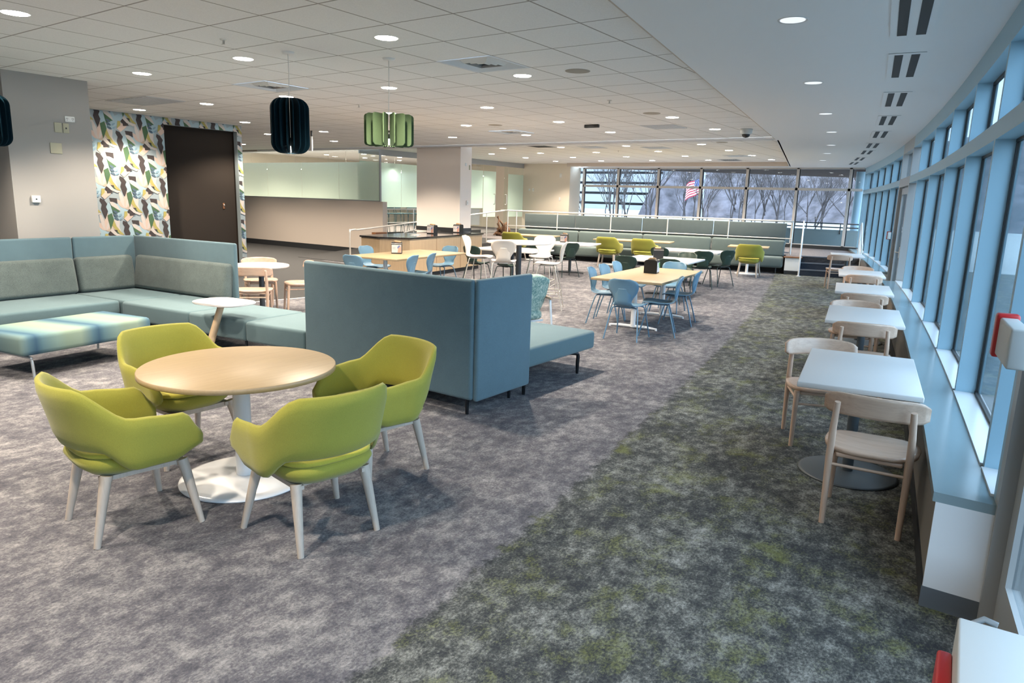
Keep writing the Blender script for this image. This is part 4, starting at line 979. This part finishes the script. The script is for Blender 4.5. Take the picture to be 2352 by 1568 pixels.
# ------------------------------------------------------------------ sofas
SM = Matrix.Translation((4.95, 9.93, 0)) @ Matrix.Rotation(R(6), 4, 'Z')
def sofa_leg(mb, x, y, h, M_=None, r=.018): return mb.tube([(x, y, h), (x, y, .0)], [r, r*.75], 10, M_)
t = thing('corner_sofa', 'large blue grey corner sofa with high backs along the left', 'sofa', (4.95, 9.93, 0), R(6))
def seat(x0, x1, y0, y1, m_=None, z0=.22, z1=.44, nm='seat'): return MB().rbox(x0, x1, y0, y1, z0, z1, .035, 4).build(nm, m_ or M['teal_seat'], t)
seat(-2.95, -.905, -1.03, -.03); seat(-.895, -.02, -1.10, -.03); seat(-.945, -.05, -2.36, -1.11); seat(-.955, -.10, -3.30, -2.37); seat(-.965, -.12, -4.19, -3.31)
for x0, x1 in ((-2.95, -.845), (-.835, -.0)): MB().rbox(x0, x1, .0, .055, .14, 1.15, .026, 4).build('screen_panel', M['teal'], t)
MB().rbox(.0, .055, -2.02, .055, .14, 1.15, .026, 4).build('screen_panel', M['teal'], t)
tilt = Matrix.Translation((0, -.005, .44)) @ Matrix.Rotation(R(-9), 4, 'X') @ Matrix.Translation((0, .005, -.44))
MB().rbox(-2.9, -.88, -.155, -.012, .43, .885, .05, 4, tilt).build('back_cushion', M['tweed'], t)
MB().rbox(-.86, -.10, -.155, -.012, .43, .885, .05, 4, tilt).build('back_cushion', M['tweed'], t)
tilt2 = Matrix.Translation((0, 0, .44)) @ Matrix.Rotation(R(9), 4, 'Y') @ Matrix.Translation((0, 0, -.44))
MB().rbox(-.155, -.012, -1.97, -.10, .43, .885, .05, 4, tilt2).build('back_cushion', M['tweed'], t)
for x, y in ((-2.9, -.95), (-1.75, -.95), (-.85, -1.03), (-.9, -2.3), (-.9, -3.25), (-.9, -4.12), (-.2, -4.12), (-.2, -.2), (-1.75, -.2), (-.2, -2.3)): sofa_leg(MB(), x, y, .23).build('leg', M['black_leg'], t)
# centre sofa with screens seen from behind
t = thing('screen_sofa', 'blue grey sofa with high screens turned to the camera, chaise to the right', 'sofa', (4.43, 3.50, 0))
MB().rbox(-.03, .03, .012, 2.13, .135, 1.15, .028, 4).build('screen_panel', M['teal'], t)
MB().rbox(.0, .79, -.03, .022, .125, 1.15, .025, 4).build('screen_panel', M['teal'], t)
for b in ((.05, .86, .06, 1.05), (.05, .86, 1.06, 2.1), (.87, 2.19, .07, 1.02)): MB().rbox(b[0], b[1], b[2], b[3], .235, .43, .035, 4).build('seat', M['teal_seat'], t)
MB().rbox(.045, .19, .9, 2.08, .43, .86, .05, 4).build('back_cushion', M['tweed'], t)
for x, y in ((.02, .085), (.66, .11), (.10, 1.9), (.75, 1.9)): sofa_leg(MB(), x, y, .24, None, .02).build('leg', M['black_leg'], t)
def elbow(mb, x, y, dx, M_=None): return mb.tube(smooth_pts([(x-dx, y+.12, .225), (x-dx*.25, y+.02, .222), (x, y, .20), (x, y, .12), (x+.0, y, .0)], 4), [.02]*13+[.019, .017, .016, .015], 10)
for x, y, dx in ((.84, .07, .12), (1.90, .11, .16), (1.95, .92, .16), (.95, .92, -.1)): elbow(MB(), x, y, dx).build('leg', M['black_leg'], t)
# ombre bench
t = thing('ombre_bench', 'low bench in blue and pale green ombre stripes on white metal legs', 'bench', (2.54, 7.32, 0), R(9.9))
MB().rbox(0, 1.36, 0, .79, .225, .42, .045, 4).build('seat', M['ombre'], t)
for x in (.10, 1.24):
    fr = MB().tube(smooth_pts([(x, .02, .0), (x, .03, .13), (x, .045, .185), (x, .10, .20), (x, .69, .20), (x, .745, .185), (x, .76, .13), (x, .77, 0)], 3), [.0135]*22, 10); fr.build('leg', M['silver'], t)
MB().box(.1, 1.24, .12, .16, .203, .225).box(.1, 1.24, .63, .67, .203, .225).build('rail', M['silver'], t)
# banquette in front of the platform (local axes: x along the edge, y away)
t = thing('banquette', 'long sage banquette bench along the raised platform', 'bench', BO, 0); t.matrix_world = BM
for i in range(4):
    a, b = .44+2.0*i, .44+2.0*(i+1)
    MB().rbox(a+.008, b-.008, .09, .66, .15, .45, .07, 4).build('seat', M['bench'], t)
    MB().rbox(a+.008, b-.008, .50, .68, .44, .885, .06, 4).build('backrest', M['bench'], t)
for x in (.62, 2.45, 4.45, 6.45, 8.2): MB().tube([(x, .17, .16), (x, .15, 0)], [.018, .014], 8).build('leg', M['grey_metal'], t)
# screen back on the platform
t = thing('platform_sofa', 'grey green high backed sofa on the platform, seen from behind over the rail', 'sofa', BO, 0); t.matrix_world = BM
for a, b in ((.46, 2.5), (2.51, 4.64), (4.65, 6.79), (6.80, 8.53)): MB().rbox(a, b-.005, 1.30, 1.37, PH+.40, 1.345, .025, 3).build('screen_panel', M['screen_grey'], t)
for a, b in ((.46, 4.64), (4.65, 8.53)): MB().rbox(a, b, 1.38, 2.1, PH+.2, PH+.43, .04, 3).build('seat', M['bench'], t)
for x in (.6, 2.5, 4.64, 6.8, 8.4):
    for y in (1.42, 2.02): MB().tube([(x, y, PH+.21), (x, y, PH)], .018, 8).build('leg', M['grey_metal'], t)

# patterned lounge chair behind the screen sofa
pm = mat('mottled_green_upholstery', (.3, .4, .36), .85, spec=.2); q = NT(pm); tc = q.n('ShaderNodeTexCoord')
q.l(q.ramp(q.noise(tc.outputs['Object'], 13, 9, .8, 2.2), [(.40, (.10, .20, .20)), (.50, (.27, .38, .32)), (.60, (.58, .62, .53))]), pm.node_tree.nodes['Principled BSDF'].inputs['Base Color'])
t = thing('lounge_chair', 'mottled green lounge chair with wooden arms behind the centre screen', 'armchair', (7.05, 4.95, 0), R(72-90))
g = []
for i in range(10):
    v = i/9; z = .40+.50*v; y = -.20-.20*v; w = .27+.04*math.sin(PI*v); g.append([(u/5*w, y+.07*(u/5)**2-(.0), z-(.05*(abs(u/5)**3) if v > .8 else 0)) for u in range(-5, 6)])
MB().shell(g, -.07).build('backrest', pm, t); MB().rbox(-.28, .28, -.22, .32, .34, .46, .05, 4).build('seat', pm, t)
for s_ in (-1, 1):
    MB().tube(smooth_pts([(s_*.32, -.33, .61), (s_*.335, -.1, .625), (s_*.335, .22, .62), (s_*.31, .30, .61)], 4), .019, 10).build('armrest', M['beech'], t)
    MB().tube([(s_*.33, -.28, .60), (s_*.33, -.36, 0)], [.016, .013], 10).build('leg', M['white_metal'], t); MB().tube([(s_*.33, .24, .60), (s_*.33, .30, 0)], [.016, .013], 10).build('leg', M['white_metal'], t)
MB().box(-.32, .32, -.17, -.14, .31, .335).box(-.32, .32, .2, .23, .31, .335).build('seat_rail', M['white_metal'], t)

# ------------------------------------------------------------------ counter
ca = math.atan2(.57, 3.3)
def cpt(s, d): return (11.19+s*math.cos(ca)-d*math.sin(ca), 10.66+s*math.sin(ca)+d*math.cos(ca))
cpoly = [(0, 0), (3.36, 0), (3.36, 1.25), (-.15, 1.25), (-.30, .62)]
def inset(k): return [(k*.6+.0, k), (3.36-k, k), (3.36-k, 1.25-k), (-.15+k*.8, 1.25-k), (-.30+k*1.1, .62)]
t = thing('counter', 'oak fronted service counter with black stone top around the column', 'counter', (11.19, 10.66, 0), ca)
cyy = CY
MB().rprism(cpoly, .875, .91, .004).build('worktop', M['stone'], t)
MB().prism(inset(.03), .10, .875).build('cabinet', M['oakY'], t)
MB().prism(inset(.09), 0, .10).build('toe_kick', M['base'], t)
for k in (1, 2): MB().box(3.33*k/3-.002, 3.33*k/3+.002, .026, .031, .11, .87).build('door_gap', M['wood_cap'], t)
# napkin dispensers
def make_disp():
    t = thing('napkin_dispenser', None, 'dispenser')
    mb = MB(); pr = []
    for cx_, cz_, a0 in ((.055, .16, 0), (-.055, .16, PI/2)):
        for i in range(7): w = a0+PI/2*i/6; pr.append((cx_+.045*math.cos(w), cz_+.045*math.sin(w)))
    pr = [(.10, 0)]+pr+[(-.10, 0)]; vs = [(s_*.095, y, z) for s_ in (-1, 1) for y, z in pr]; n = len(pr)
    mb.add(vs, [list(range(n)), list(range(n, 2*n))[::-1]]+[(i, (i+1) % n, n+(i+1) % n, n+i) for i in range(n)]); mb.build('case', M['black_plastic'], t)
    MB().box(-.088, .088, -.104, -.1, .02, .165).build('card', M['ad'], t)
    mb = MB(); mb.add([(.02, -.1052, .022), (.03, -.1052, .10), (.052, -.1052, .14), (.080, -.1052, .13), (.085, -.1052, .08), (.078, -.1052, .022)], [list(range(6))]); mb.build('portrait', M['ad_skin'], t)
    mb = MB(); mb.add([(.012, -.106, .098), (.022, -.106, .135), (.05, -.106, .158), (.08, -.106, .140), (.056, -.106, .128), (.035, -.106, .10)], [list(range(6))]); mb.build('cap', M['ad_blue'], t)
    mb = MB()
    for i in range(3): mb.box(-.075, -.01-.012*(i % 2), -.1058, -.1045, .118-.018*i, .127-.018*i)
    mb.build('text_lines', M['ad_text'], t)
    mb = MB(); mb.rbox(-.07, .045, -.05, .04, .198, .232, .012, 2, Matrix.Rotation(R(7), 4, 'Y')); mb.rbox(-.04, .06, -.02, .06, .198, .222, .01, 2); mb.build('napkins', M['napkin'], t)
    return t
dp = Place(make_disp); gn = 'black napkin dispensers'
dp((9.46, 9.36, .74), 40, 'napkin dispenser on the left long oak table', gn)
dp((13.02, 11.68, .91), 14, 'left napkin dispenser on the black counter top', gn)
dp((14.06, 11.72, .91), 10, 'right napkin dispenser on the black counter top, before the column', gn)
dp((15.75, 9.55, .74), 20, 'napkin dispenser on the white table behind the round bar table', gn)
d = dp((12.75, 5.60, .74), 205, 'napkin dispenser seen from behind on the white table', gn)
t = thing('napkin_dispenser', 'napkin dispenser with green and white card on the right oak table', 'dispenser', (10.1, 4.53, .74), R(12), gn)
src = [c for c in COL.objects if c.get('label') == 'napkin dispenser on the left long oak table'][0]
for c in kids(src):
    if c.name.split('.')[0] in ('case', 'napkins'): k = c.copy(); COL.objects.link(k); k.parent = t
MB().box(-.088, .088, -.104, -.1, .02, .165).build('card', M['ad_white'], t)
MB().add([(-.02, -.1052, .16), (.085, -.1052, .16), (.085, -.1052, .07), (.05, -.1052, .085), (.02, -.1052, .11)], [[0, 1, 2, 3, 4]]).build('leaf_print', M['ad_leaf'], t)
mb = MB()
for i in range(3): mb.box(-.075, -.02, -.1058, -.1045, .10-.02*i, .108-.02*i)
mb.build('text_lines', M['ad_text'], t)
for k, (s_, d_) in enumerate([(.75, .42), (1.15, .62)]):
    x, y = cpt(s_, d_); o = MB().box(-.09, .09, -.05, .05, 0, .006).box(-.05, .07, -.11, -.06, 0, .007).box(.10, .16, -.04, .05, 0, .006); tag(o.build('paper_packets', M['white'], loc=(x, y, .91), rotz=.4+k), ['white paper packets near the left edge of the counter top', 'white paper packets left of the counter dispensers'][k], 'packets')

# ------------------------------------------------------------------ rails
t = thing('platform_railing', 'steel tube railing along the edge of the raised platform', 'railing', BO, 0); t.matrix_world = BM
MB().tube(smooth_pts([(.30, .80, PH), (.30, .80, 1.30), (.32, .80, 1.385), (.42, .80, 1.41), (.6, .80, 1.412), (4.5, .80, 1.415), (8.85, .80, 1.425), (8.95, .80, 1.425)], 4), .022, 10).build('top_rail', M['chrome'], t)
MB().tube([(.30, .80, .93), (8.9, .80, .95)], .016, 8).build('mid_rail', M['chrome'], t)
for s_ in (2.02, 3.77, 5.5, 7.23, 8.62, 8.92): MB().tube([(s_, .80, PH-.02), (s_, .80, 1.41)], .018, 8).build('post', M['chrome'], t)
t = thing('ramp_railing', 'steel handrail sloping up the ramp beside the counter', 'railing')
e = bp(8.92, .80); a0 = Vector((12.72, 14.30, 0)); e = Vector((e.x, e.y, 0))
def rp(f, z): v = a0.lerp(e, f); return Vector((v.x, v.y, z))
MB().tube(smooth_pts([rp(0, 0), rp(0, .80), rp(.004, .86), rp(.03, .885), rp(.08, .895), rp(.5, 1.15), rp(.93, 1.40), rp(.968, 1.415)], 4), .021, 10).build('top_rail', M['chrome'], t)
for f in (.30, .62, .84): MB().tube([rp(f, .04+.5*f-.05), rp(f, .865+.56*f)], .017, 8).build('post', M['chrome'], t)
MB().tube(smooth_pts([rp(.17, .99), rp(.19, 1.01), rp(.4, 1.0), rp(.6, 1.05)], 3), .0).build('bracket_line', M['chrome'], t) if False else None
t = thing('wall_railing', 'horizontal two bar steel railing before the glass room', 'railing')
MB().tube([(15.9, 16.35, 1.36), (19.2, 16.35, 1.40)], .02, 8).build('top_rail', M['chrome'], t); MB().tube([(15.9, 16.35, .93), (19.2, 16.35, .97)], .016, 8).build('mid_rail', M['chrome'], t)
for x in (16.05, 17.3, 19.1): MB().tube([(x, 16.35, .25), (x, 16.35, 1.37)], .017, 8).build('post', M['chrome'], t)
t = thing('ramp_handrail', 'short low steel handrail rising behind the counter', 'railing')
MB().tube(smooth_pts([(15.77, 15.3, .62), (15.78, 15.3, .69), (15.92, 15.3, .715), (16.7, 15.3, .86), (18.2, 15.35, 1.08)], 4), .019, 8).build('top_rail', M['chrome'], t)
for x, z in ((15.77, .66), (18.1, 1.06)): MB().tube([(x, 15.3, .2), (x, 15.3, z)], .016, 8).build('post', M['chrome'], t)
tag(MB().box(14.55, 15.0, 15.25, 15.42, .66, .72).build('wooden_ledge', M['wood_cap']), 'short brown wooden cap at the end of the low wall', 'ledge')
def stair_rail(s_, nm):
    t = thing('stair_handrail', nm, 'railing', BO, 0, 'steel handrails at the steps'); t.matrix_world = BM
    MB().tube(smooth_pts([(s_, -.30, .0), (s_, -.30, .82), (s_, -.26, .90), (s_, .0, 1.05), (s_, .62, 1.40), (s_, .72, 1.42), (s_, .78, 1.38), (s_, .80, 1.3), (s_, .80, PH)], 4), .021, 10).build('top_rail', M['white_metal'], t)
    MB().tube([(s_, -.30, .48), (s_, .02, .60), (s_, .62, .96), (s_, .80, .98)], .015, 8).build('mid_rail', M['white_metal'], t)
    MB().lathe([(0, 0), (.06, 0), (.06, .012), (0, .012)], 16, Matrix.Translation((s_, -.30, 0))).build('foot_plate', M['white_metal'], t)
stair_rail(.02, 'pale steel handrail on the left of the steps'); stair_rail(-1.42, 'pale steel handrail on the right of the steps, by the windows')

# ------------------------------------------------------------------ small things
def plate(label, o, sx, sz, m_, face, cat='wall plate', det=None, name='wall_plate', depth=.012):
    t = thing(name, label, cat, o, {'y': 0, 'x': -PI/2}[face])
    MB().rbox(-sx/2, sx/2, -depth, 0, -sz/2, sz/2, .004, 2).build('cover', m_, t)
    if det: det(t, depth)
    return t
def sockets(t, d):
    mb = MB()
    for s_ in (-1, 1):
        for q in (-.008, .008): mb.box(s_*.033+q-.0025, s_*.033+q+.0025, -d-.001, -d+.001, -.002, .014)
        mb.box(s_*.033-.003, s_*.033+.003, -d-.001, -d+.001, -.018, -.010)
    mb.build('socket_slot', M['black_plastic'], t)
def dot(t, d): MB().box(-.008, .008, -d-.002, -d, -.01, .008).build('jack', M['black_plastic'], t)
def toggle(t, d): MB().box(-.006, .006, -d-.012, -d, -.012, .012).build('switch', M['white_plastic'], t)
plate('white double socket plate highest on the grey pier', (4.28, 10.0, 2.62), .115, .07, M['plate'], 'y', 'socket', sockets, 'wall_socket')
plate('beige blank plate under the white socket, left of a pair', (4.135, 10.0, 2.505), .085, .12, M['beige_plate'], 'y')
plate('beige plate with black jack, right of a pair on the pier', (4.225, 10.0, 2.505), .07, .12, M['beige_plate'], 'y', 'wall plate', dot)
plate('large beige blank plate lower on the grey pier', (4.09, 10.0, 2.25), .135, .13, M['beige_plate'], 'y')
plate('white square box switch lowest on the grey pier', (3.80, 10.0, 1.62), .095, .085, M['plate'], 'y', 'switch', dot, 'wall_switch', .035)
plate('white thermostat plate low on the right column face', (CX+.28, CY, 1.66), .065, .12, M['plate'], 'y', 'switch', dot, 'wall_switch', .03)
plate('white plate high on the right column face, left of two', (CX+.22, CY, 2.64), .075, .075, M['plate'], 'y'); plate('pale plate high on the right column face, right of two', (CX+.37, CY, 2.57), .055, .12, M['beige_plate'], 'y')
plate('white plate high on the cream wall', (24.0, 14.85, 2.75), .10, .16, M['plate'], 'x', 'wall plate'); plate('white switch low on the cream wall', (24.0, 14.85, 1.85), .075, .14, M['plate'], 'x', 'switch', toggle, 'wall_switch')
plate('left of two small white plates on the cream wall', (24.0, 16.30, 2.18), .07, .08, M['plate'], 'x'); plate('right of two small white plates on the cream wall', (24.0, 16.12, 2.18), .08, .12, M['plate'], 'x', 'wall plate', dot)
t = thing('door_lock', 'small brass lock on the dark brown recess wall', 'lock', (8.72, 13.688, 1.47)); MB().rbox(-.02, .02, -.012, 0, -.06, .06, .005, 2).build('plate', M['wood_cap'], t); MB().lathe([(0, 0), (.012, 0), (.012, .02), (0, .02)], 12, Matrix.Translation((0, -.012, .02)) @ Matrix.Rotation(PI/2, 4, 'X')).build('cylinder', M['chrome'], t)
# driftwood, red topped planter, stools in the glass room
t = thing('driftwood', 'gnarled brown driftwood sculpture on the floor by the glass doors', 'driftwood', (20.55, 15.05, PH))
rnd = random.Random(4); mb = MB()
for k in range(22):
    a = rnd.uniform(0, 6.3); h = rnd.uniform(.18, .74); q0 = rnd.uniform(.03, .075); p_ = Vector((.17*math.cos(a), .20*math.sin(a), 0)); pts = [p_]
    for i in range(5):
        p_ = p_+Vector((rnd.uniform(-.09, .09)-.18*p_.x, rnd.uniform(-.09, .09)-.18*p_.y, h/5)); pts.append(p_)
    n_ = len(smooth_pts(pts, 3)); mb.tube(smooth_pts(pts, 3), [q0*(1.15-.75*i/n_)*rnd.uniform(.75, 1.3) for i in range(n_)], 8)
mb.build('trunk', M['driftwood'], t)
mb = MB()
for k in range(5):
    a = k*1.3; mb.tube([(0, 0, .02), (.28*math.cos(a), .30*math.sin(a), .10), (.34*math.cos(a), .38*math.sin(a), .03)], [.07, .05, .02], 8)
mb.build('root', M['driftwood'], t)
t = thing('red_topped_stool', 'dark pedestal stool with red top behind the glass wall', 'stool', (19.7, 17.0, .5)); MB().rbox(-.14, .14, -.14, .14, 0, .32, .03).build('pedestal', M['planter'], t)
MB().rbox(-.19, .19, -.19, .19, .32, .50, .03).build('seat', M['planter'], t); MB().rbox(-.20, .20, -.20, .20, .50, .54, .015).build('top_pad', M['red'], t)
tag(MB().rbox(-.09, .09, -.09, .09, 0, .26, .01).build('floor_block', M['leg_pad'], loc=(19.40, 17.0, .5)), 'small pale block beside the red topped stool', 'block')
def make_bs():
    t = thing('counter_stool', None, 'bar stool'); MB().rbox(-.19, .19, -.18, .18, .64, .68, .015).build('seat', M['slate_teal'], t)
    for sx in (-1, 1):
        for sy in (-1, 1): MB().tube([(sx*.15, sy*.14, .65), (sx*.19, sy*.18, 0)], .011, 6).build('leg', M['slate_teal'], t)
    MB().tube([(-.17, -.16, .25), (.17, -.16, .25), (.17, .16, .25), (-.17, .16, .25)], .008, 6, closed=True).build('footrest', M['slate_teal'], t)
    MB().rbox(-.19, .19, -.21, -.18, .80, .95, .012).build('backrest', M['slate_teal'], t)
    for sx in (-1, 1): MB().tube([(sx*.16, -.17, .66), (sx*.16, -.2, .9)], .010, 6).build('back_post', M['slate_teal'], t)
    return t
M['slate_teal'] = mat('slate_teal_paint', (.035, .085, .10), .4)
bs = Place(make_bs)
for i in range(8): bs((16.3+.50*i, 18.2+.12*(i % 2), .5), -90+7*(i % 3), 'dark teal stool in the row behind the glass, under the frosted band', 'dark teal stools behind the glass wall')
# alarm on the near door frame, exit device below, alarm on the far door
def alarm(x, off, z, label, L=.30):
    t = thing('door_alarm', label, 'alarm', (x, fac_y(x, off), z), math.atan(.1052+2*.00334*x))
    MB().rbox(-L, -.012, -.035, .022, -.068, .068, .008, 3).build('housing', M['white_plastic'], t)
    MB().rbox(-.012, .04, -.04, .032, -.080, .080, .010, 3).build('red_end', M['red'], t)
    MB().lathe([(0, 0), (.014, 0), (.014, .006), (.009, .008), (0, .008)], 20, Matrix.Translation((-.0, .0, .045)) @ Matrix.Translation((-.012, .0, 0)) @ Matrix.Rotation(-PI/2, 4, 'Y')).build('lock_cylinder', M['chrome'], t)
alarm(3.09, .135, 1.36, 'red and white door alarm bar at the right picture edge'); alarm(16.02, .08, 1.30, 'small red and white door alarm on the far window door', .14)
t = thing('exit_device', 'white exit bar housing with red end at the bottom right corner', 'door hardware', (1.77, -.01, .9), R(3))
MB().rbox(-.62, 0, -.20, 0, -.30, 0, .006, 2).build('housing', M['white_plastic'], t); MB().rbox(-.20, -.03, .0, .030, -.27, -.075, .008, 3).build('red_end', M['red'], t)
MB().tube([(.008, -.03, -.012), (.014, -.05, .003), (.008, -.075, .0)], .007, 10).build('latch', M['silver'], t)
